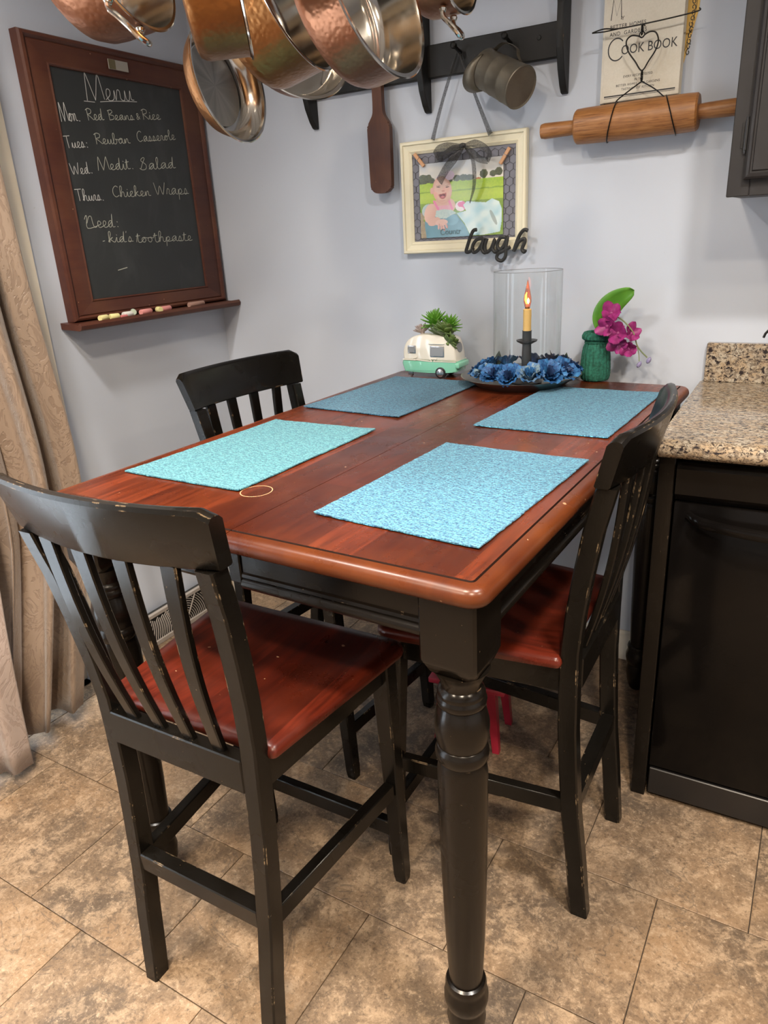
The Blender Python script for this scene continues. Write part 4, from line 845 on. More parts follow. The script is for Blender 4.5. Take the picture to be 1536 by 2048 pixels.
def paint(u, v):
    n = vn(u * 60, v * 60) * 0.5 + vn(u * 130, v * 130) * 0.5; n2 = vn(u * 14, v * 14)
    X, Y = u * 855 + 305, (1 - v) * 785 + 405
    if v > 0.745: c = lerp((0.72, 0.66, 0.55), (0.46, 0.48, 0.50), (v - 0.745) / 0.25 + (n2 - 0.5) * 0.6)
    else: c = lerp((0.36, 0.52, 0.03), (0.16, 0.34, 0.02), (n - 0.3)); c = lerp(c, (0.50, 0.62, 0.08), max(0, 1 - abs(v - 0.55) * 6) * 0.6); c = lerp(c, (0.10, 0.22, 0.02), 0.55 if abs(Y - 708 + 10 * n2) < 7 else 0); c = lerp(c, (0.09, 0.17, 0.02), 0.6 if (Y > 820) else 0)
    for cx, cy, rx, ry in ((345, 570, 55, 55), (400, 560, 40, 45), (440, 585, 30, 30), (700, 580, 40, 32), (770, 580, 50, 32), (830, 585, 45, 30), (970, 560, 38, 45), (1060, 565, 32, 32), (1115, 550, 38, 40), (620, 590, 40, 25)):
        if ell(X, Y, cx, cy, rx, ry) < 0.72 + n * 0.6 and Y < 612: c = lerp((0.030, 0.040, 0.016), (0.10, 0.11, 0.04), n)
    if ell(X, Y, 915, 600, 30, 9) < 1: c = (0.45, 0.16, 0.05)
    if inpoly(u, v, straw): c = lerp((0.42, 0.34, 0.20), (0.22, 0.16, 0.09), n)
    # baby: body, arm, head, face
    if ell(X, Y, 395, 900, 72, 75) < 1: c = lerp((0.36, 0.50, 0.50), (0.52, 0.60, 0.56), n)
    if ell(X, Y, 560, 860, 120, 95) < 1: c = (0.72, 0.44, 0.36)
    if ell(X, Y, 560, 880, 75, 60) < 1 and Y > 850: c = lerp((0.76, 0.34, 0.44), (0.80, 0.50, 0.55), n)
    for a, b, r in (((455, 800), (500, 890), 11), ((610, 790), (645, 890), 11)):
        L2 = (b[0] - a[0]) ** 2 + (b[1] - a[1]) ** 2; tt = max(0, min(1, ((X - a[0]) * (b[0] - a[0]) + (Y - a[1]) * (b[1] - a[1])) / L2)); 
        if math.hypot(X - a[0] - tt * (b[0] - a[0]), Y - a[1] - tt * (b[1] - a[1])) < r: c = (0.80, 0.25, 0.42)
    if inpoly(u, v, tub): c = lerp((0.10, 0.24, 0.30), (0.20, 0.40, 0.50), n2 * 0.6 + (0.5 if ell(X, Y, 640, 1010, 70, 55) < 1 else 0))
    if inpoly(u, v, blob): c = lerp((0.62, 0.72, 0.66), (0.40, 0.55, 0.56), n)
    if ell(X, Y, 735, 870, 55, 55) < 1: c = lerp((0.82, 0.74, 0.74), (0.70, 0.16, 0.34), 1 if n2 > 0.62 else 0)
    if inpoly(u, v, cloth): c = lerp((0.40, 0.62, 0.68), (0.66, 0.78, 0.76), n2 * 1.1 + 0.3 * math.sin((X + Y) * 0.03)); c = lerp(c, (0.24, 0.28, 0.26), 0.7 if ell(X, Y, 1065, 1010, 18, 85, -0.4) < 1 else 0)
    if ell(X, Y, 410, 925, 62, 105, 0.25) < 1: c = lerp((0.74, 0.47, 0.38), (0.60, 0.33, 0.26), (X - 380) / 160 + (Y - 950) / 300)
    if ell(X, Y, 450, 1015, 70, 42, -0.35) < 1: c = (0.70, 0.43, 0.35)
    if ell(X, Y, 530, 1030, 66, 36, -0.05) < 1: c = (0.76, 0.50, 0.43)
    for q in range(4):
        if ell(X, Y, 500 + q * 27, 1062 + (8, 22, 30, 4)[q], 12, 34, 0.1 - 0.15 * q) < 1: c = lerp((0.72, 0.44, 0.38), (0.48, 0.22, 0.18), max(0, (X - 500 - q * 27) / 14))
    hd = ell(X, Y, 545, 690, 100, 145, -0.12)
    if hd < 1:
        c = lerp((0.80, 0.52, 0.42), (0.62, 0.32, 0.24), max(0, hd - 0.45) * 1.4)
        if ell(X, Y, 585, 690, 38, 36) < 1: c = lerp(c, (0.84, 0.46, 0.38), 0.7)
        if ell(X, Y, 470, 740, 30, 36) < 1: c = lerp(c, (0.84, 0.42, 0.34), 0.7)
        if ell(X, Y, 600, 662, 22, 5, -0.1) < 1 or ell(X, Y, 505, 655, 22, 5, 0.1) < 1: c = (0.12, 0.07, 0.06)
        if ell(X, Y, 600, 645, 26, 3, -0.1) < 1 or ell(X, Y, 505, 640, 26, 3, 0.1) < 1: c = (0.45, 0.26, 0.20)
        if ell(X, Y, 555, 700, 17, 9) < 1: c = (0.62, 0.30, 0.24)
        if ell(X, Y, 547, 730, 42, 54, -0.12) < 1 and Y > 726 - (X - 547) * 0.14: c = (0.50, 0.15, 0.13)
        if ell(X, Y, 547, 734, 31, 40, -0.12) < 1 and Y > 734 - (X - 547) * 0.14: c = (0.17, 0.03, 0.035)
        if ell(X, Y, 549, 760, 19, 11) < 1: c = (0.62, 0.20, 0.22)
        if ell(X, Y, 546, 800, 34, 6) < 1: c = lerp(c, (0.58, 0.28, 0.22), 0.6)
        if Y < 560: c = lerp(c, (0.50, 0.32, 0.22), 0.55)
    if ell(X, Y, 436, 690, 20, 34) < 1: c = (0.70, 0.40, 0.33)
    if abs(ell(X, Y, 555, 640, 92, 110, -0.1) - 1) < 0.09 and Y < 560: c = (0.50, 0.40, 0.50)
    if ell(X, Y, 625, 545, 48, 48) < 0.8 + n * 0.4: c = lerp((0.66, 0.48, 0.62), (0.80, 0.68, 0.76), n2)
    return c
bm = BM(); NU, NV = 216, 198; cl = bm.loops.layers.float_color.new('print'); G_ = [[bm.verts.new((PX0 + (PX1 - PX0) * i / NU + (0 if j > 3 else 0), -0.0128 - 0.0012 * math.sin(PI * i / NU) * (j / NV), PZ0 + (PZ1 - PZ0) * j / NV + 0.010 * 0)) for i in range(NU + 1)] for j in range(NV + 1)]
colr = [[paint(i / NU, j / NV) for i in range(NU + 1)] for j in range(NV + 1)]
for j in range(NV):
    for i in range(NU):
        f = bm.faces.new((G_[j][i], G_[j][i + 1], G_[j + 1][i + 1], G_[j + 1][i]))
        for l, (a, b) in zip(f.loops, ((i, j), (i + 1, j), (i + 1, j + 1), (i, j + 1))): l[cl] = (*colr[b][a], 1)
pr = mesh_obj('photo_print', bm, 'photo_print', t, True, 180, recalc=False); pr['label'] = 'printed photo of a laughing baby in a blue tub on grass'
bm = text_mesh('Countr', 0.024, Matrix.Translation((0.900, -0.0142, 1.312)) @ Matrix.Rotation(PI / 2, 4, 'X'), 0.0001, 0.95); o = mesh_obj('lettering', bm, 'print_lettering', pr)
for (ax0, az0), (bx0, bz0) in (((0.825, 1.537), (0.855, 1.502)), ((1.118, 1.526), (1.091, 1.488))):
    d = Vector((bx0 - ax0, 0, bz0 - az0)); L0 = d.length; an = math.atan2(d.x, -d.z)
    Mx = Matrix.Translation(((ax0 + bx0) / 2, -0.019, (az0 + bz0) / 2)) @ Matrix.Rotation(-an, 4, 'Y')
    b2 = BM(); box(b2, (-0.0045, -0.0035, -L0 / 2), (0.0045, -0.0005, L0 / 2), 0.0006); box(b2, (-0.0045, 0.0005, -L0 / 2), (0.0045, 0.0035, L0 / 2), 0.0006); b2.transform(Mx)
    cp = mesh_obj('clothes_pin', b2, 'pin_wood', t)
    b3 = BM(); tube(b3, [(-0.006, -0.004, 0.002), (-0.006, 0.004, 0.002), (0.006, 0.004, 0.004), (0.006, -0.004, 0.004)], 0.0008, 5, closed=True); b3.transform(Mx); mesh_obj('spring', b3, 'silver_paint', cp)
bm = BM()
LAUGH = [[(1.0378, 1.3169), (1.0266, 1.3142), (1.0165, 1.295), (1.008, 1.2728), (1.0042, 1.2582), (1.0161, 1.2586), (1.0275, 1.2681)],
[(1.0556, 1.2925), (1.0376, 1.2901), (1.0245, 1.2735), (1.0262, 1.2567), (1.0405, 1.261), (1.0556, 1.2815), (1.0586, 1.2924), (1.0525, 1.2658), (1.0615, 1.2536), (1.0705, 1.2599)],
[(1.0696, 1.2919), (1.063, 1.2733), (1.066, 1.2548), (1.0809, 1.2635), (1.0932, 1.2891), (1.0868, 1.2646), (1.0942, 1.2543), (1.103, 1.2601)],
[(1.1261, 1.2929), (1.1101, 1.2918), (1.1, 1.2745), (1.1074, 1.2607), (1.1205, 1.2711), (1.131, 1.2935), (1.1263, 1.2657), (1.1251, 1.2423), (1.1135, 1.23), (1.0993, 1.2365), (1.1031, 1.2496), (1.1221, 1.2581), (1.1394, 1.2665)],
[(1.1904, 1.3071), (1.18, 1.3096), (1.1681, 1.2987), (1.1579, 1.2774), (1.1496, 1.254)], [(1.1516, 1.257), (1.165, 1.2792), (1.1796, 1.2863), (1.1825, 1.2785), (1.1744, 1.2601), (1.1802, 1.2514), (1.1847, 1.2571)]]
for s in LAUGH:
    pts = catmull([(x - 0.010, -0.038, z + 0.004) for x, z in s], 5); n_ = len(pts)
    tube(bm, pts, 0, 8, flat=(0.0045, 0.0052), up=(0, 1, 0))
mesh_obj('laugh_sign', bm, 'black_wood_letters', t)['label'] = 'black wooden letters spelling laugh in script'
def ribbon(name, pts, widths, parent, y0=-0.045, bulge=0.01, wdir=None, n=6):
    P = catmull([(x, 0, z) for x, z in pts], n); N = len(P); bm = BM(); rows = []
    for i, p in enumerate(P):
        s = i / (N - 1); k = s * (len(widths) - 1); a = int(min(k, len(widths) - 2)); w_ = widths[a] + (widths[a + 1] - widths[a]) * (k - a)
        tg = (P[min(i + 1, N - 1)] - P[max(i - 1, 0)]).normalized(); nd = Vector((-tg.z, 0, tg.x)) if wdir is None else Vector(wdir)
        y = y0 - bulge * math.sin(PI * s); row = []
        for q in range(5):
            e = q / 2 - 1; row.append(bm.verts.new((p.x + nd.x * w_ * e / 2, y - 0.003 * math.cos(e * 2.2 + s * 5) + (nd.y * w_ * e / 2), p.z + nd.z * w_ * e / 2)))
        rows.append(row)
    for i in range(N - 1):
        for q in range(4): bm.faces.new((rows[i][q], rows[i][q + 1], rows[i + 1][q + 1], rows[i + 1][q]))
    return mesh_obj(name, bm, 'sheer_black', parent, True, 180)
ribbon('ribbon_strap', [(0.972, 1.770), (0.93, 1.665), (0.893, 1.566)], [0.006, 0.008, 0.016], t, -0.034, 0.002); ribbon('ribbon_strap', [(0.978, 1.768), (1.026, 1.66), (1.068, 1.562)], [0.006, 0.008, 0.016], t, -0.034, 0.002)
bow = latheo('bow', [(0, -0.010), (0.006, -0.008), (0.008, 0), (0.006, 0.008), (0, 0.010)], 'sheer_black', t, 12, Matrix.Translation((0.990, -0.046, 1.541)) @ Matrix.Rotation(PI / 2, 4, 'Y')); bow['label'] = 'sheer black ribbon bow with two hanging tails'
ribbon('bow_loop', [(0.990, 1.541), (0.952, 1.540), (0.925, 1.532), (0.905, 1.520)], [0.006, 0.026, 0.034, 0.030], bow, -0.044, 0.014); ribbon('bow_loop', [(0.990, 1.541), (0.96, 1.536), (0.93, 1.522), (0.905, 1.520)], [0.006, 0.020, 0.022, 0.030], bow, -0.038, 0.0)
ribbon('bow_loop', [(0.991, 1.541), (1.028, 1.543), (1.060, 1.530), (1.074, 1.512), (1.062, 1.497)], [0.006, 0.020, 0.016, 0.014, 0.018], bow, -0.044, 0.014); ribbon('bow_loop', [(0.992, 1.541), (1.016, 1.522), (1.038, 1.504), (1.062, 1.497)], [0.006, 0.018, 0.018, 0.016], bow, -0.038, 0.002)
ribbon('bow_tail', [(0.989, 1.540), (0.961, 1.508), (0.936, 1.482), (0.911, 1.455)], [0.006, 0.022, 0.024, 0.026], bow, -0.036, 0.012); ribbon('bow_tail', [(0.992, 1.538), (1.017, 1.510), (1.026, 1.473), (1.023, 1.433), (1.006, 1.393)], [0.006, 0.009, 0.011, 0.011, 0.006], bow, -0.036, 0.012)

# ------------------------------------------------------------------ cookbook, yellow paper, wire hanger and rolling pin
t = thing('cookbook', 'old cream cloth cookbook hung on the wall above the rolling pin', 'book', (0, 0, 0))
x0, x1, z0, z1 = 1.366, 1.549, 1.600, 1.868
bxo('front_cover', (x0, -0.036, z0), (x1, -0.032, z1), 'book_cloth', t, 0.0015); bxo('back_cover', (x0, -0.006, z0), (x1, -0.002, z1), 'book_cloth', t, 0.0015); bxo('page_block', (x0 + 0.004, -0.032, z0 + 0.005), (x1 - 0.004, -0.006, z1 - 0.005), 'book_pages', t, 0.0008)
bm = BM(); loft(bm, [[(x0 + 0.003, -0.036, z), (x0 - 0.004, -0.034, z), (x0 - 0.007, -0.019, z), (x0 - 0.004, -0.004, z), (x0 + 0.003, -0.002, z)] for z in (z0, z1)]); mesh_obj('spine', bm, 'book_cloth', t)
RX = Matrix.Rotation(PI / 2, 4, 'X')
bm = BM(); YT = -0.0363
def tx(body, size, x, z, squash=1.0, sp=1.0): text_mesh(body, size, Matrix.Translation((x, YT, z)) @ RX, 0.0002, squash, bm, 'LEFT', sp)
tube(bm, [(1.380, YT, 1.776), (1.384, YT, 1.818), (1.393, YT, 1.784), (1.402, YT, 1.818), (1.4045, YT, 1.775)], 0, 4, flat=(0.0003, 0.0009), up=(0, 1, 0))
tx('Y', 0.0115, 1.4045, 1.7735); tx('BETTER HOMES', 0.0118, 1.3785, 1.7575, 0.94, 1.12); tx('AND  GARDENS', 0.0118, 1.3785, 1.7425, 0.93, 1.12)
tube(bm, [(1.3965 + 0.0195 * math.cos(a), YT, 1.7135 + 0.0235 * math.sin(a)) for a in [math.radians(d) for d in range(42, 325, 12)]], 0, 4, flat=(0.0003, 0.0014), up=(0, 1, 0))
tx('OOK BOOK', 0.0285, 1.4075, 1.7005, 0.84, 1.0)
tx('EVERY RECIPE TESTED', 0.0072, 1.4165, 1.6505, 0.86, 1.15); tx('IN THE', 0.0072, 1.443, 1.6415, 0.86, 1.15); tx('BETTER HOMES AND GARDENS', 0.0072, 1.400, 1.6325, 0.86, 1.22); tx('TASTING-TEST KITCHEN', 0.0072, 1.4135, 1.6235, 0.86, 1.15)
box(bm, (1.372, YT - 0.0002, 1.6122), (1.540, YT + 0.0004, 1.6150)); box(bm, (1.372, YT - 0.0002, 1.6095), (1.540, YT + 0.0004, 1.6105))
mesh_obj('lettering', bm, 'ink', t, False)
t = thing('yellow_paper', 'yellow printed paper with black scrollwork tucked behind the cookbook', 'paper', (0, 0, 0))
bm = BM(); prism(bm, [(1.480, 1.868), (1.578, 1.868), (1.5735, 1.775), (1.549, 1.668), (1.520, 1.668)], lambda a, b: (a, -0.0005, b), lambda a, b: (a, -0.0016, b)); mesh_obj('sheet', bm, 'yellow_paper', t)
bm = BM(); rnd = random.Random(4)
for i in range(16):
    f = i / 15; bz = 1.690 + 0.17 * f; bx_ = 1.5565 + 0.010 * f; a0 = rnd.uniform(0, 6); r0 = 0.0055
    tube(bm, [(bx_ + r0 * math.exp(-0.25 * a) * math.cos(a0 + a * 1.6), -0.0018, bz + r0 * 1.3 * math.exp(-0.25 * a) * math.sin(a0 + a * 1.6)) for a in [0.3 * k for k in range(14)]], 0, 4, flat=(0.0002, 0.0009), up=(0, 1, 0))
tube(bm, [(1.5715, -0.0018, 1.86), (1.5675, -0.0018, 1.778), (1.548, -0.0018, 1.69)], 0, 4, flat=(0.0002, 0.0006), up=(0, 1, 0)); mesh_obj('scroll_print', bm, 'ink', t)
t = thing('wire_hanger', 'black twisted wire hanger with a heart holding the rolling pin', 'hanger', (0, 0, 0))
YW = -0.062
V3 = lambda pts, y=YW: [(a, y, b) for a, b in pts]
tubeo('cross_wire', catmull(V3([(1.3422, 1.7520), (1.3700, 1.7560), (1.4037, 1.7515), (1.4604, 1.7519), (1.5219, 1.7541), (1.5811, 1.7582), (1.583, 1.764)]), 5), 0.0016, 'black_wire', t, 7)
tubeo('cross_wire', V3([(1.3422, 1.7515), (1.372, 1.7500), (1.4037, 1.7510)]), 0.0014, 'black_wire', t, 6)
tubeo('heart', catmull(V3([(1.4606, 1.7248), (1.4515, 1.7293), (1.4354, 1.7318), (1.425, 1.7218), (1.4306, 1.7009), (1.448, 1.6777), (1.4652, 1.6561), (1.4801, 1.6748), (1.4945, 1.6957), (1.4986, 1.7143), (1.4918, 1.7302), (1.4791, 1.7341), (1.4672, 1.73)]), 5, True), 0.0017, 'black_wire', t, 7, closed=True)
def twist(x, za, zb): return [[(x + 0.0018 * math.cos(k * 0.9 + ph), YW + 0.0018 * math.sin(k * 0.9 + ph), za + (zb - za) * k / 24) for k in range(25)] for ph in (0, PI)]
for s in twist(1.4598, 1.752, 1.730) + twist(1.466, 1.657, 1.633): tubeo('twisted_stem', s, 0.0014, 'black_wire', t, 6)
tubeo('ring', [(1.4603 + 0.006 * math.cos(a), YW, 1.731 + 0.006 * math.sin(a)) for a in [2 * PI * k / 14 for k in range(14)]], 0.0013, 'black_wire', t, 6, closed=True)
tubeo('arm', catmull(V3([(1.4668, 1.6333), (1.4342, 1.6147), (1.4084, 1.5973), (1.411, 1.5849)]), 5), 0.0015, 'black_wire', t, 6); tubeo('arm', catmull(V3([(1.4668, 1.6333), (1.4989, 1.613), (1.5245, 1.5911), (1.5363, 1.5825)]), 5), 0.0015, 'black_wire', t, 6)
YP, ZP, RP = -0.052, 1.5535, 0.0425
for xa, xb in ((1.409, 1.389), (1.5245, 1.553)):
    tubeo('pin_loop', [((xa + xb) / 2 + (xa - xb) / 2 * math.sin(a) + 0.006 * math.cos(a), YP + (RP + 0.002) * -math.cos(a) * 1.0, ZP + (RP + 0.002) * math.sin(a)) for a in [2 * PI * k / 26 for k in range(26)]], 0.0015, 'black_wire', t, 6, closed=True)
tubeo('hook', catmull([(1.4604, -0.037, 1.7535), (1.4604, -0.050, 1.7535), (1.4604, YW, 1.7525)], 4), 0.0016, 'black_wire', t, 6)
t = thing('rolling_pin', 'worn wooden rolling pin hanging horizontally in wire loops', 'rolling pin', (1.455, YP, ZP), (0, math.radians(-0.4), 0))
RY = Matrix.Rotation(PI / 2, 4, 'Y')
latheo('barrel', [(0, -0.147), (0.018, -0.147), (0.037, -0.146), (0.0405, -0.142), (0.0415, -0.12), (RP, 0), (0.042, 0.12), (0.041, 0.142), (0.0375, 0.146), (0.018, 0.147), (0, 0.147)], 'maple_rolling_pin', t, 36, RY)
for s in (-1, 1):
    latheo('handle', [(0, s * 0.147), (0.0165, s * 0.147), (0.0175, s * 0.16), (0.0185, s * 0.20), (0.019, s * 0.228), (0.017, s * 0.237), (0.0, s * 0.239)], 'maple_rolling_pin', t, 24, RY)

# ------------------------------------------------------------------ things on the back edge of the table
TZ = 0.914
# camper planter
t = thing('camper_planter', 'little mint and white ceramic camper planter with succulents', 'planter', (0.930, -0.135, TZ), (0, 0, 0.0))
def prof_loft(bm, poly, y0, y1, r=0.008):
    cx = sum(p[0] for p in poly) / len(poly); cz = sum(p[1] for p in poly) / len(poly)
    def sec(y, k): return [(cx + (x - cx) * (1 - k / 0.09), y, cz + (z - cz) * (1 - k / 0.055)) for x, z in poly]
    loft(bm, [sec(y0, r), sec(y0 + r * 0.35, r * 0.35), sec(y0 + r, 0), sec(y1 - r, 0), sec(y1 - r * 0.35, r * 0.35), sec(y1, r)])
up_ = [(v.x, v.y) for v in catmull([(-0.0885, 0.050, 0), (-0.0895, 0.066, 0), (-0.087, 0.086, 0), (-0.076, 0.106, 0), (-0.056, 0.120, 0), (-0.025, 0.127, 0), (0.02, 0.126, 0), (0.055, 0.121, 0), (0.071, 0.112, 0), (0.079, 0.094, 0), (0.084, 0.070, 0), (0.086, 0.050, 0)], 4)]
bm = BM(); prof_loft(bm, up_, -0.036, 0.036, 0.007); mesh_obj('upper_body', bm, 'white_glaze', t, True, 50)
lo_ = [(v.x, v.y) for v in catmull([(-0.0905, 0.0505, 0), (-0.0905, 0.035, 0), (-0.086, 0.022, 0), (-0.078, 0.0165, 0), (0.0, 0.014, 0), (0.078, 0.018, 0), (0.087, 0.026, 0), (0.0885, 0.040, 0), (0.088, 0.0505, 0)], 4)]
bm = BM(); prof_loft(bm, lo_, -0.0375, 0.0375, 0.006); mesh_obj('lower_body', bm, 'mint_glaze', t, True, 50)
bm = BM()
for s in (-1, 1): tube(bm, [(x, s * 0.0372, z) for x, z in [(-0.089, 0.053), (-0.045, 0.052), (-0.056, 0.057), (-0.040, 0.0605), (-0.052, 0.0535), (0.010, 0.049), (0.002, 0.0555), (0.024, 0.0575), (0.013, 0.0495), (0.086, 0.050)]], 0.0018, 6)
mesh_obj('trim_line', bm, 'white_glaze', t)
for nm, xa, za, w_, h_ in (('window', -0.068, 0.075, 0.021, 0.017), ('window', 0.006, 0.066, 0.040, 0.026)):
    for s in (-1, 1):
        fr_ = bxo(nm, (xa - 0.003, s * 0.0355 - 0.003, za - 0.003), (xa + w_ + 0.003, s * 0.0355 + 0.003, za + h_ + 0.003), 'silver_paint', t, 0.0015, 2); bxo('pane', (xa, s * 0.0385 - 0.0004, za), (xa + w_, s * 0.0385 + 0.0004, za + h_), 'window_grey', fr_, 0)
latheo('end_window', [(0, 0), (0.016, 0), (0.016, 0.003), (0.0, 0.003)], 'window_grey', t, 24, Matrix.Translation((0.0795, 0, 0.088)) @ Matrix.Rotation(math.radians(80), 4, 'Y') @ Matrix.Diagonal((0.95, 1.15, 1, 1)))
bm = BM(); box(bm, (0.0, -0.0405, 0.100), (0.050, -0.034, 0.103), 0.001); mesh_obj('awning', bm, 'white_glaze', t)
bm = BM(); box(bm, (0.080, -0.038, 0.030), (0.096, 0.038, 0.048), 0.005, 3); mesh_obj('bumper', bm, 'mint_glaze', t)
bm = BM(); lathe(bm, [(0, -0.012), (0.009, -0.009), (0.011, 0), (0.009, 0.009), (0, 0.012)], 14, Matrix.Translation((-0.098, 0, 0.036))); mesh_obj('gas_bottle', bm, 'mint_glaze', t)
for s in (-1, 1):
    wz = 0.0170
    w1 = latheo('wheel', [(0, -0.007), (0.012, -0.007), (0.0165, -0.005), (0.017, 0), (0.0165, 0.005), (0.012, 0.007), (0, 0.007)], 'tyre_black', t, 28, Matrix.Translation((0.036, s * 0.034, wz)) @ Matrix.Rotation(PI / 2, 4, 'X')); latheo('hub_cap', [(0, s * -0.0095), (0.006, s * -0.0092), (0.0115, s * -0.0075), (0.0115, s * -0.006), (0, s * -0.006)], 'silver_paint', w1, 24, Matrix.Translation((0.036, s * 0.034, wz)) @ Matrix.Rotation(PI / 2, 4, 'X'))
latheo('jockey_wheel', [(0, -0.004), (0.008, -0.004), (0.009, 0), (0.008, 0.004), (0, 0.004)], 'silver_paint', t, 18, Matrix.Translation((-0.070, -0.022, 0.009)) @ Matrix.Rotation(PI / 2, 4, 'X')); bxo('jockey_post', (-0.073, -0.024, 0.012), (-0.067, -0.019, 0.024), 'silver_paint', t, 0)
def leaf_mesh(name, L, W, T, mat, point=0.5, curl=0.2, nseg=7):
    """fleshy leaf along +x, curling up"""
    bm = BM(); rings = []
    for i in range(nseg + 1):
        s = i / nseg; w_ = W * math.sin(PI * min(0.999, (0.12 + 0.88 * s) ** point)) * 0.5 if s < 1 else 0.0004
        w_ = max(w_, 0.0006); th = T * (1 - 0.75 * s) * 0.5 + 0.0003; cx = L * s; cz = curl * L * s * s
        rings.append([(cx, w_ * math.cos(a), cz + th * math.sin(a) - 0.12 * abs(math.cos(a)) ** 2 * -w_) for a in [2 * PI * k / 8 for k in range(8)]])
    loft(bm, rings); bmesh.ops.recalc_face_normals(bm, faces=bm.faces); me = bpy.data.meshes.new(name); bm.to_mesh(me); bm.free(); me.materials.append(MATS[mat])
    for p in me.polygons: p.use_smooth = True
    return me
def rosette(parent, loc, tilt, tilt_dir, rings, me, name, label, scale=1.0):
    core = latheo(name, [(0, -0.010), (0.006, -0.008), (0.007, 0), (0, 0.005)], me.materials[0].name, parent, 10); core.location = loc
    core.rotation_euler = (tilt * math.sin(tilt_dir), tilt * math.cos(tilt_dir), 0); core['label'] = label
    for n_, el, sc, h, off in rings:
        for k in range(n_):
            o = bpy.data.objects.new('leaf', me); COL.objects.link(o); o.parent = core; o.location = (0, 0, h)
            o.rotation_euler = (0, -math.radians(el + random.uniform(-6, 6)), off + 2 * PI * k / n_ + random.uniform(-0.08, 0.08)); s = sc * scale * random.uniform(0.92, 1.08); o.scale = (s, s, s)
    return core
lm1 = leaf_mesh('leaf', 0.034, 0.0135, 0.005, 'succulent_lime', 0.75, 0.15); lm2 = leaf_mesh('leaf', 0.028, 0.021, 0.006, 'succulent_olive', 1.5, 0.25); lm3 = leaf_mesh('leaf', 0.020, 0.012, 0.005, 'succulent_mauve', 1.4, 0.3)
# rest of the rosettes use x-axis leaves tilted up; elevation grows towards the centre
rosette(t, (0.000, 0.010, 0.150), -0.2, 0.4, [(13, -6, 1.0, 0, 0), (13, 14, 1.0, 0.003, 0.25), (11, 32, 0.95, 0.007, 0.1), (9, 50, 0.85, 0.011, 0.4), (6, 70, 0.7, 0.014, 0)], lm1, 'succulent', 'bright green spiky succulent rosette', 1.3)
rosette(t, (0.044, 0.012, 0.143), 0.35, 0.2, [(12, -4, 0.9, 0, 0), (11, 22, 0.9, 0.003, 0.3), (9, 44, 0.8, 0.007, 0.1), (5, 68, 0.6, 0.01, 0)], lm1, 'succulent', 'second bright green spiky succulent rosette', 1.25)
rosette(t, (0.036, -0.022, 0.128), 0.5, -1.2, [(10, -10, 1.0, 0, 0), (9, 12, 0.95, 0.003, 0.3), (8, 34, 0.85, 0.006, 0.1), (6, 58, 0.65, 0.009, 0.2)], lm2, 'succulent', 'dark olive succulent rosette with rounded leaves', 1.5)
rosette(t, (0.062, -0.030, 0.104), 0.9, -0.8, [(9, -5, 0.8, 0, 0), (7, 25, 0.75, 0.003, 0.3), (5, 55, 0.55, 0.006, 0.2)], lm2, 'succulent', 'lower dark olive rosette spilling over the front', 1.4)
rosette(t, (-0.042, 0.006, 0.130), -0.3, 0.2, [(10, 5, 0.95, 0, 0), (9, 30, 0.85, 0.003, 0.3), (6, 58, 0.6, 0.006, 0.1)], lm3, 'succulent', 'small pale mauve succulent rosette', 1.35)

# charger plate, hurricane glass, candle
PC = (1.219, -0.188)
plate = latheo('charger_plate', [(0, 0.003), (0.112, 0.003), (0.118, 0.0), (0.122, 0.003), (0.140, 0.016), (0.162, 0.026), (0.1655, 0.0285), (0.163, 0.0295), (0.142, 0.021), (0.122, 0.0095), (0.112, 0.0065), (0, 0.0065)], 'pewter', None, 64); plate.location = (PC[0], PC[1], TZ)
tag(plate, 'round pewter charger plate under the candle and blue roses', 'plate')
GC = (1.238, -0.198)
g = latheo('hurricane_glass', [(0.0875, 0.0), (0.0893, 0.001), (0.0895, 0.008), (0.0895, 0.292), (0.0890, 0.2935), (0.0883, 0.292), (0.0883, 0.008), (0.0875, 0.004)], 'glass', None, 64, cap=False); g.location = (GC[0], GC[1], TZ + 0.0068); tag(g, 'tall clear glass cylinder around the candlestick', 'glass'); tubeo('rim', [(0.0890 * math.cos(a), 0.0890 * math.sin(a), 0.2935) for a in [2 * PI * i / 64 for i in range(64)]], 0.0007, 'window_grey', g, 5, closed=True)
t = thing('candlestick', 'dark metal candlestick with electric ivory candle inside the glass', 'candlestick', (GC[0], GC[1], TZ + 0.0068))
latheo('stem', [(0, 0), (0.040, 0), (0.042, 0.003), (0.036, 0.006), (0.018, 0.010), (0.0125, 0.020), (0.0135, 0.060), (0.012, 0.100), (0.0125, 0.108), (0, 0.108)], 'dark_iron', t, 28)
latheo('drip_pan', [(0, 0.106), (0.016, 0.106), (0.027, 0.112), (0.0285, 0.1155), (0.026, 0.1155), (0.014, 0.110), (0, 0.110)], 'dark_iron', t, 32); latheo('candle_cup', [(0, 0.108), (0.0118, 0.108), (0.0124, 0.116), (0.0122, 0.138), (0.0132, 0.140), (0.0105, 0.140), (0, 0.136)], 'dark_iron', t, 28)
latheo('candle', [(0, 0.137), (0.0108, 0.137), (0.0108, 0.170), (0.0112, 0.180), (0.0108, 0.190), (0.0109, 0.195), (0.008, 0.197), (0, 0.197)], 'candle_ivory', t, 24)
b_ = latheo('bulb', [(0.0055, 0.196), (0.0070, 0.201), (0.0105, 0.215), (0.0100, 0.227), (0.0070, 0.241), (0.0038, 0.255), (0.0018, 0.267), (0.0, 0.272)], 'bulb_glass', t, 24, cap=False); sm = b_.modifiers.new('thick', 'SOLIDIFY'); sm.thickness = 0.0006
latheo('bulb_collar', [(0, 0.195), (0.0060, 0.195), (0.0058, 0.202), (0, 0.202)], 'brass_label', t, 18)
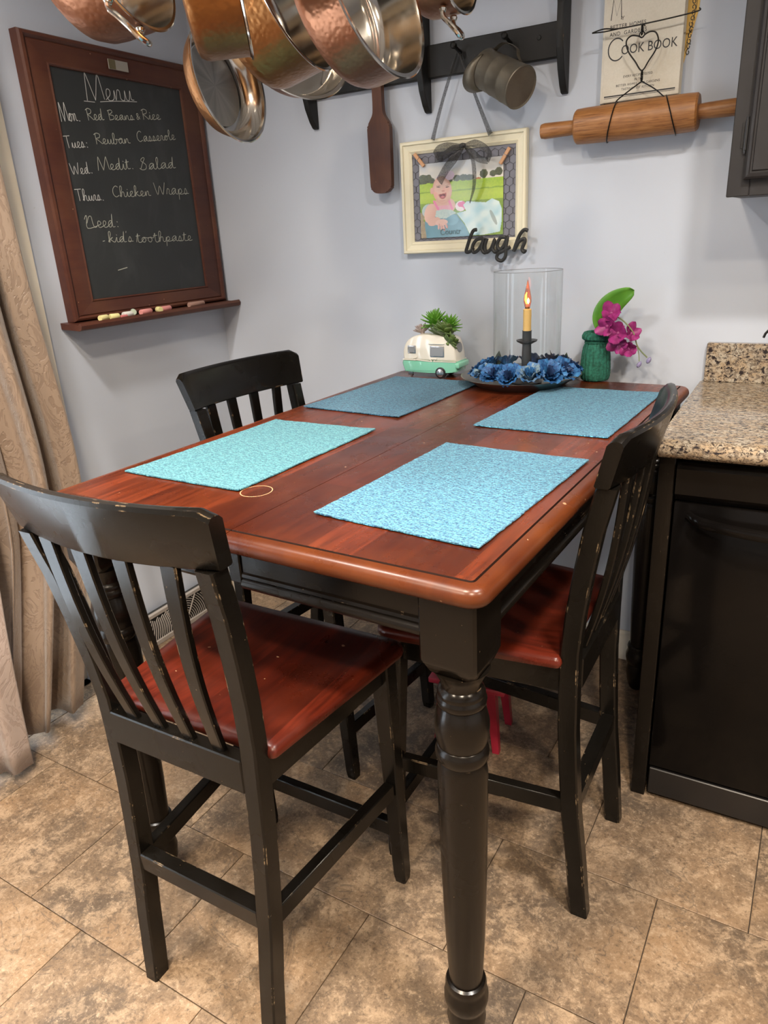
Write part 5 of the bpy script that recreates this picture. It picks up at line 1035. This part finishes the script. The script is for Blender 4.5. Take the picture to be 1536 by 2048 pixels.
fl = tubeo('flame_plate', [(-0.002, 0, 0.209), (-0.005, 0, 0.219), (-0.005, 0, 0.231), (-0.002, 0, 0.239)], 0, 'flame', b_, 8, rads=[0.0022, 0.0034, 0.0028, 0.001]); latheo('filament', [(0, 0.209), (0.0030, 0.214), (0.0032, 0.219), (0, 0.225)], 'flame_core', b_, 12, Matrix.Translation((0.003, -0.003, 0)))
# blue roses
def petal(R, H, w_, lip, seg=6):
    bm = BM(); rows = []
    for j in range(6):
        v = j / 5; row = []
        for i in range(seg + 1):
            u = -1 + 2 * i / seg; a = u * w_ * (0.45 + 0.55 * math.sin(PI * (0.25 + 0.5 * v)))
            r = R * (0.35 + 0.65 * math.sin(PI / 2 * min(1, v * 1.25))) + 0.0022 * v * math.sin(u * 9 + R * 900) + lip * max(0, v - 0.6) ** 2 * 2.2
            z = H * v - 0.14 * H * abs(u) ** 2 * v + 0.0026 * math.sin(u * 6 + v * 5) * v
            row.append(bm.verts.new((r * math.cos(a), r * math.sin(a), z)))
        rows.append(row)
    for j in range(5):
        for i in range(seg): bm.faces.new((rows[j][i], rows[j][i + 1], rows[j + 1][i + 1], rows[j + 1][i]))
    return bm
PM = {}
for mt in ('rose_blue', 'rose_blue_pale', 'rose_navy'):
    for ky, (R, H, w_, lip) in dict(a=(0.0235, 0.030, 0.62, 0.045), b=(0.0165, 0.033, 0.66, 0.03), c=(0.0092, 0.034, 0.8, 0.012)).items():
        bm = petal(R, H, w_, lip); me = bpy.data.meshes.new('petal'); bm.to_mesh(me); bm.free(); me.materials.append(MATS[mt]); PM[mt + ky] = me
        for p in me.polygons: p.use_smooth = True
def rose(loc, rx, rz, mt, label, sc=1.0):
    t = thing('blue_rose', label, 'rose', loc, (rx, 0, rz), 'blue dried roses on the plate'); t.scale = (sc, sc, sc)
    latheo('calyx', [(0, -0.004), (0.006, -0.003), (0.011, 0.003), (0.008, 0.006), (0, 0.008)], 'dry_leaf', t, 12)
    for ky, n_, z in (('a', 7, 0.0), ('b', 7, 0.001), ('c', 5, 0.002)):
        for k in range(n_):
            o = bpy.data.objects.new('petal', PM[(mt if ky != 'c' else ('rose_navy' if mt != 'rose_blue_pale' else 'rose_blue')) + ky]); COL.objects.link(o); o.parent = t; o.location = (0, 0, z)
            o.rotation_euler = (random.uniform(-0.10, 0.10), random.uniform(-0.12, 0.12), 2 * PI * k / n_ + random.uniform(-0.2, 0.2) + ord(ky)); s = random.uniform(0.9, 1.1); o.scale = (s, s, s * random.uniform(0.9, 1.1))
RS0 = [(-160, 0.128, 1.0, 'rose_blue', 'blue rose at the left end of the wreath', 1.0), (-136, 0.127, 0.9, 'rose_blue_pale', 'pale greenish blue rose, second from the left in front', 0.95), (-113, 0.128, 1.0, 'rose_blue', 'blue rose left of centre at the plate front', 1.05), (-91, 0.130, 1.15, 'rose_blue', 'open blue rose below the candlestick at the plate front', 1.0), (-66, 0.130, 0.7, 'rose_blue_pale', 'blue and cream rose right of the candlestick in front', 1.12), (-42, 0.131, 1.0, 'rose_blue', 'large blue rose near the right end of the front row', 1.15), (-18, 0.131, 1.0, 'rose_blue', 'blue rose at the right rim of the plate', 1.15), (8, 0.128, 0.8, 'rose_blue', 'blue rose at the back right of the wreath', 1.1), (40, 0.128, 0.7, 'rose_navy', 'dark navy rose behind the glass on the right', 1.0), (70, 0.128, 0.7, 'rose_navy', 'dark navy rose directly behind the glass', 1.0), (100, 0.128, 0.7, 'rose_navy', 'dark navy rose behind the glass on the left', 1.0), (135, 0.128, 0.7, 'rose_blue', 'blue rose at the back left of the wreath', 0.95), (165, 0.128, 0.8, 'rose_blue', 'blue rose at the left back edge of the plate', 0.95)]
RS = [(d_, r_ - 0.023, ti, m_, l_, s_ * 0.86) for d_, r_, ti, m_, l_, s_ in RS0]
for deg, rr, tilt, mt, lab, sc in RS:
    a = math.radians(deg); rr = 0.1135; rose((GC[0] - 0.003 + rr * math.cos(a), GC[1] + rr * math.sin(a) * 0.98, TZ + 0.034), tilt * 0.66, a + PI / 2, mt, lab, sc)
lm4 = leaf_mesh('leaf', 0.038, 0.021, 0.0012, 'dry_leaf', 1.0, 0.5)
for i, (deg, rr, el, lab) in enumerate(((150, 0.105, 60, 'dry dark green rose leaf curling up at the left of the glass'), (122, 0.100, 50, 'dry rose leaf pressed against the glass on its left side'), (62, 0.112, 65, 'dark dry rose leaf standing behind the glass'), (28, 0.118, 60, 'dry rose leaf beside the right edge of the glass'))):
    a = math.radians(deg); o = bpy.data.objects.new('rose_leaf', lm4); COL.objects.link(o); o.location = (PC[0] + rr * math.cos(a), PC[1] + rr * math.sin(a), TZ + 0.038); o.rotation_euler = (0.3, -math.radians(el), a + 1.2 * (1 if i % 2 else -1)); tag(o, lab, 'leaf', 'dry leaves among the roses')

# knitted vase
t = thing('knitted_vase', 'small vase covered in dark green knitting, right of the plate', 'vase', (1.398, -0.088, TZ))
bm = BM(); K = catmull([(0.026, 0, 0.001), (0.036, 0, 0.004), (0.0395, 0, 0.018), (0.0395, 0, 0.040), (0.0375, 0, 0.070), (0.034, 0, 0.092), (0.029, 0, 0.103), (0.030, 0, 0.108), (0.0375, 0, 0.114), (0.0385, 0, 0.122), (0.034, 0, 0.131), (0.027, 0, 0.132), (0.025, 0, 0.122)], 6)
rings = []; ncol = 22; NR = 132
for j, k_ in enumerate(K):
    row = []
    s = k_.z * 118 + (k_.x - 0.026) * 40
    for i in range(NR):
        a = 2 * PI * i / NR; ph = a * ncol
        d = 0.0022 * (abs(math.cos(ph / 2)) ** 0.6) * (0.55 + 0.45 * abs(math.cos(PI * (s + 0.35 * abs(math.sin(ph / 2)))))) 
        r = k_.x + d - 0.001; row.append((r * math.cos(a), r * math.sin(a), k_.z))
    rings.append(row)
loft(bm, rings, cap=False); mesh_obj('knitted_cover', bm, 'yarn_green', t, True, 180)
for z in (0.104, 0.1065): tubeo('yarn_tie', [((0.0305) * math.cos(a), (0.0305) * math.sin(a), z + 0.001 * math.sin(3 * a)) for a in [2 * PI * k / 24 for k in range(24)]], 0.0018, 'yarn_green', t, 6, closed=True)
latheo('jar', [(0, 0.003), (0.022, 0.003), (0.024, 0.010), (0.024, 0.128), (0.022, 0.128), (0.021, 0.010), (0, 0.008)], 'dark_iron', t, 24)
# orchid
t = thing('silk_orchid', 'magenta silk orchid with one long green leaf in the knitted vase', 'flower', (1.398, -0.088, TZ + 0.02))
def O(x, z, y=0.0): return Vector((x - 1.398, y, z - TZ - 0.02))
bm = BM(); mid = catmull([O(1.396, 0.96), O(1.398, 1.04, 0.005), O(1.408, 1.085, 0.01), O(1.440, 1.125, 0.012), O(1.488, 1.153, 0.005)], 6); N = len(mid); rows = []
for i, p in enumerate(mid):
    s = i / (N - 1); w_ = 0.004 + 0.027 * math.sin(PI * max(0, (s - 0.30) / 0.70)) ** 0.75 if s > 0.3 else 0.004
    if i == N - 1: w_ = 0.001
    tg = (mid[min(i + 1, N - 1)] - mid[max(i - 1, 0)]).normalized(); nd = Vector((tg.z, 0.25, -tg.x)).normalized()
    rows.append([bm.verts.new(p + nd * (w_ * e) + Vector((0, -0.006 * (abs(e) ** 1.5), 0))) for e in (-1, -0.5, 0, 0.5, 1)])
for i in range(N - 1):
    for q in range(4): bm.faces.new((rows[i][q], rows[i][q + 1], rows[i + 1][q + 1], rows[i + 1][q]))
lf = mesh_obj('leaf', bm, 'orchid_leaf', t, True, 180); lf.modifiers.new('thick', 'SOLIDIFY').thickness = 0.0008
stm = catmull([O(1.400, 0.96), O(1.402, 1.045), O(1.425, 1.085, -0.02), O(1.460, 1.085, -0.025), O(1.495, 1.050, -0.02), O(1.510, 1.010, -0.015), O(1.535, 0.982, -0.01)], 6)
tubeo('stem', stm, 0.0018, 'orchid_stem', t, 7); tubeo('stem', catmull([O(1.508, 1.014, -0.015), O(1.514, 0.99, -0.015), O(1.516, 0.972, -0.014)], 4), 0.0013, 'orchid_stem', t, 6)
for q in ((1.539, 0.974, -0.01), (1.516, 0.963, -0.014)): latheo('bud', [(0, -0.009), (0.0045, -0.005), (0.0058, 0.001), (0.004, 0.007), (0, 0.011)], 'bud_mauve', t, 12, Matrix.Translation(O(*q)) @ Matrix.Rotation(0.5, 4, 'Y'))
def pet(L, W, mat):
    bm = BM(); rows = []
    for j in range(7):
        v = j / 6; w_ = W * math.sin(PI * min(1, 0.12 + 0.80 * v)) ** 0.8; row = []
        for i in range(5):
            e = -1 + i / 2; row.append(bm.verts.new((L * v, w_ * e * 0.5, 0.10 * L * v * v * 2.2 - 0.22 * w_ * e * e + 0.0016 * math.sin(e * 5 + v * 6))))
        rows.append(row)
    for j in range(6):
        for i in range(4): bm.faces.new((rows[j][i], rows[j][i + 1], rows[j + 1][i + 1], rows[j + 1][i]))
    me = bpy.data.meshes.new('petal'); bm.to_mesh(me); bm.free(); me.materials.append(MATS[mat])
    for p in me.polygons: p.use_smooth = True
    return me
opm = pet(0.034, 0.032, 'orchid_magenta')
for (x, z, y), (rx, ry, rz), sc in (((1.440, 1.098, -0.03), (1.2, -0.5, 0.5), 1.0), ((1.435, 1.066, -0.045), (1.5, 0.4, -0.3), 1.0), ((1.462, 1.048, -0.04), (1.3, -0.2, 0.2), 1.05), ((1.462, 1.020, -0.03), (1.7, 0.5, 0.1), 0.95), ((1.492, 1.045, -0.018), (1.1, 0.1, 0.6), 0.9), ((1.488, 1.005, -0.02), (1.6, 0.6, 0.2), 0.85)):
    fl = latheo('flower', [(0, -0.004), (0.004, -0.002), (0.005, 0.003), (0, 0.007)], 'orchid_magenta', t, 10); fl.location = O(x, z, y); fl.rotation_euler = (rx, ry, rz)
    for k in range(5):
        o = bpy.data.objects.new('petal', opm); COL.objects.link(o); o.parent = fl; o.rotation_euler = (random.uniform(-0.15, 0.15), -0.45 + random.uniform(-0.25, 0.25), 2 * PI * k / 5 + 0.3); s = sc * (1.0 if k % 2 else 0.85); o.scale = (s, s, s)

# ------------------------------------------------------------------ pot rack and hanging cookware
RZ_ = 2.13
rack = thing('pot_rack', 'dark iron ceiling pot rack holding the copper pans', 'rack', (1.06, -0.98, RZ_))
for a, b in (((-0.42, -0.52), (0.44, -0.52)), ((0.44, -0.52), (0.44, 0.50)), ((0.44, 0.50), (-0.42, 0.50)), ((-0.42, 0.50), (-0.42, -0.52))): tubeo('rack_rail', [(*a, 0), (*b, 0)], 0.008, 'dark_iron', rack, 8)
for a in ((-0.42, -0.52), (0.44, -0.52), (0.44, 0.50), (-0.42, 0.50)): tubeo('chain', [(a[0], a[1], 0.0), (a[0] * 0.8, a[1] * 0.8, ZC - RZ_ - 0.002)], 0.004, 'dark_iron', rack, 6)
BARX = {}
def pot(name, label, C, az, el, R, d, mat, style='saute', long_handle=True, helper=None, hl=0.20, up_roll=0.0, base=0.93, inner='polished_steel', rivets=True, group=None, flare=0.0, bevel=0.02):
    az, el = math.radians(az), math.radians(el); n = Vector((math.cos(el) * math.cos(az), math.cos(el) * math.sin(az), math.sin(el)))
    up = Vector((0, 0, 1)); up = (up - n * up.dot(n)).normalized(); y_ = n.cross(up)
    if up_roll: c, s = math.cos(up_roll), math.sin(up_roll); up, y_ = up * c + y_ * s, y_ * c - up * s
    M = Matrix(((up.x, y_.x, n.x), (up.y, y_.y, n.y), (up.z, y_.z, n.z))).to_4x4()
    t = thing(name, label, 'pan' if 'pan' in name else 'pot', C, M.to_euler(), group)
    rb = R * base
    latheo('copper_body', [(0, -d), (rb - bevel, -d), (rb - bevel * 0.35, -d + bevel * 0.22), (rb - bevel * 0.02, -d + bevel * 0.75), (rb + (R - rb) * 0.3, -d + bevel * 1.3), (R, -0.006), (R + 0.001, -0.0025), (R - 0.001, -0.002)], mat, t, 72, cap=False)
    Ri = R - 0.0025; rbi = rb - 0.003
    latheo('steel_lining', [(R - 0.001, -0.0022), (R + 0.0035 + flare, -0.0015), (R + 0.005 + flare, 0.0005), (R + 0.003 + flare, 0.0018), (R - 0.001, 0.001), (Ri, -0.005), (rbi + (Ri - rbi) * 0.3, -d + bevel * 1.3), (rbi - bevel * 0.05, -d + bevel * 0.85), (rbi - bevel * 0.25, -d + bevel * 0.48), (rbi - bevel * 0.55, -d + bevel * 0.26), (rbi - bevel * 0.95, -d + 0.0036)], 'polished_steel', t, 72, cap=False)
    latheo('steel_base', [(0, -d + 0.0036), (rbi - bevel * 0.9, -d + 0.0036)], inner, t, 72, cap=False)
    if long_handle:
        P = [(R - 0.001, 0, -0.030), (R + 0.020, 0, -0.026), (R + 0.06, 0, -0.006), (R + hl * 0.6, 0, 0.004), (R + hl, 0, 0.000)]
        b = BM(); tube(b, catmull(P, 5), 0, 10, flat=(0.004, 0.009), up=(0, 0, 1)); mesh_obj('long_handle', b, 'polished_steel', t)
        h = Vector(C) + M.to_3x3() @ Vector((R + hl - 0.008, 0, 0))
        b = BM(); dz = RZ_ - h.z; q = h - rack.location
        hk = [(q.x, q.y + 0.012, q.z + 0.010 - 0.006), (q.x, q.y + 0.002, q.z - 0.012), (q.x, q.y - 0.008, q.z + 0.004), (q.x, q.y - 0.004, -dz * 0.5 if dz > 0 else 0), (q.x, q.y + 0.006, -0.012), (q.x, q.y + 0.004, 0.012), (q.x, q.y - 0.010, 0.012), (q.x, q.y - 0.014, 0.0)]
        tube(b, catmull(hk, 4), 0.003, 7); mesh_obj('hook', b, 'dark_iron', rack)
        kx = round(q.x, 3)
        if kx not in BARX: BARX[kx] = 1; tubeo('cross_bar', [(kx, -0.52, 0), (kx, 0.50, 0)], 0.005, 'dark_iron', rack, 8)
        if rivets:
            for yy in (-0.009, 0.009): latheo('rivet', [(0, 0.003), (0.0035, 0.002), (0.0045, 0), (0.0045, -0.001), (0, -0.001)], 'polished_steel', t, 12, Matrix.Translation((Ri - 0.0005, yy, -0.028)) @ Matrix.Rotation(-PI / 2, 4, 'Y'))
    if helper is not None:
        th, wd, ln, z0 = helper; c, s = math.cos(th), math.sin(th)
        def H(r, w_, z): return (r * c - w_ * s, r * s + w_ * c, z)
        P = [H(R - 0.001, -wd, z0), H(R + 0.012, -wd, z0), H(R + ln * 0.7, -wd * 0.95, z0 + 0.012), H(R + ln, -wd * 0.6, z0 + 0.020), H(R + ln + 0.006, 0, z0 + 0.022), H(R + ln, wd * 0.6, z0 + 0.020), H(R + ln * 0.7, wd * 0.95, z0 + 0.012), H(R + 0.012, wd, z0), H(R - 0.001, wd, z0)]
        b = BM(); tube(b, catmull(P, 5), 0.0042, 10)
        hd = mesh_obj('helper_handle', b, 'polished_steel', t)
        for sg in (-1, 1): latheo('rivet', [(0, 0.006), (0.005, 0.004), (0.0068, 0), (0.006, -0.003), (0, -0.003)], 'polished_steel', hd, 14, Matrix.Translation(H(R + 0.001, sg * wd, z0)) @ Matrix.Rotation(th, 4, 'Z') @ Matrix.Rotation(PI / 2, 4, 'Y'))
    return t
GP = 'copper cookware hanging over the table'
pot('copper_saucepan', 'hammered copper pot at the top left with looped side handle', (0.976, -1.209, 1.722), 10.4, 17.5, 0.108, 0.100, 'hammered_copper_rose', helper=(PI - 0.42, 0.030, 0.042, -0.008), base=0.88, bevel=0.03, group=GP)
pot('copper_pan', 'round copper pan hanging lowest, brushed steel inside', (0.880, -0.883, 1.610), 4.0, 9.0, 0.106, 0.040, 'hammered_copper', inner='brushed_steel', base=0.90, bevel=0.022, hl=0.24, group=GP)
pot('copper_pan', 'copper pan seen nearly edge-on in front of the lowest pan', (1.186, -1.227, 1.664), 37.4, 8.0, 0.110, 0.070, 'hammered_copper', base=0.96, bevel=0.012, hl=0.24, group=GP)
pot('copper_pan', 'deep copper saute pan second from the right, open to the right', (1.094, -0.967, 1.703), 7.9, 19.6, 0.126, 0.098, 'hammered_copper', base=0.95, bevel=0.018, helper=None, group=GP)
pot('copper_pan', 'shallow copper pan behind the deep pan showing steel rims', (0.856, -0.640, 1.733), -20.7, 22.5, 0.140, 0.045, 'hammered_copper_rose', base=0.90, bevel=0.02, flare=0.003, hl=0.18, group=GP)
pot('copper_pan', 'rosy copper saute pan with broad polished rim, nearest the shelf', (1.258, -0.978, 1.675), -1.5, 15.7, 0.128, 0.080, 'hammered_copper_rose', base=0.95, bevel=0.018, flare=0.002, group=GP)
pot('copper_saucepan', 'small copper saucepan with looped handle at the top centre', (1.311, -0.793, 1.727), -4.2, 7.2, 0.064, 0.075, 'hammered_copper_rose', helper=(PI - 0.2, 0.018, 0.038, -0.02), base=0.9, bevel=0.018, hl=0.18, group=GP)
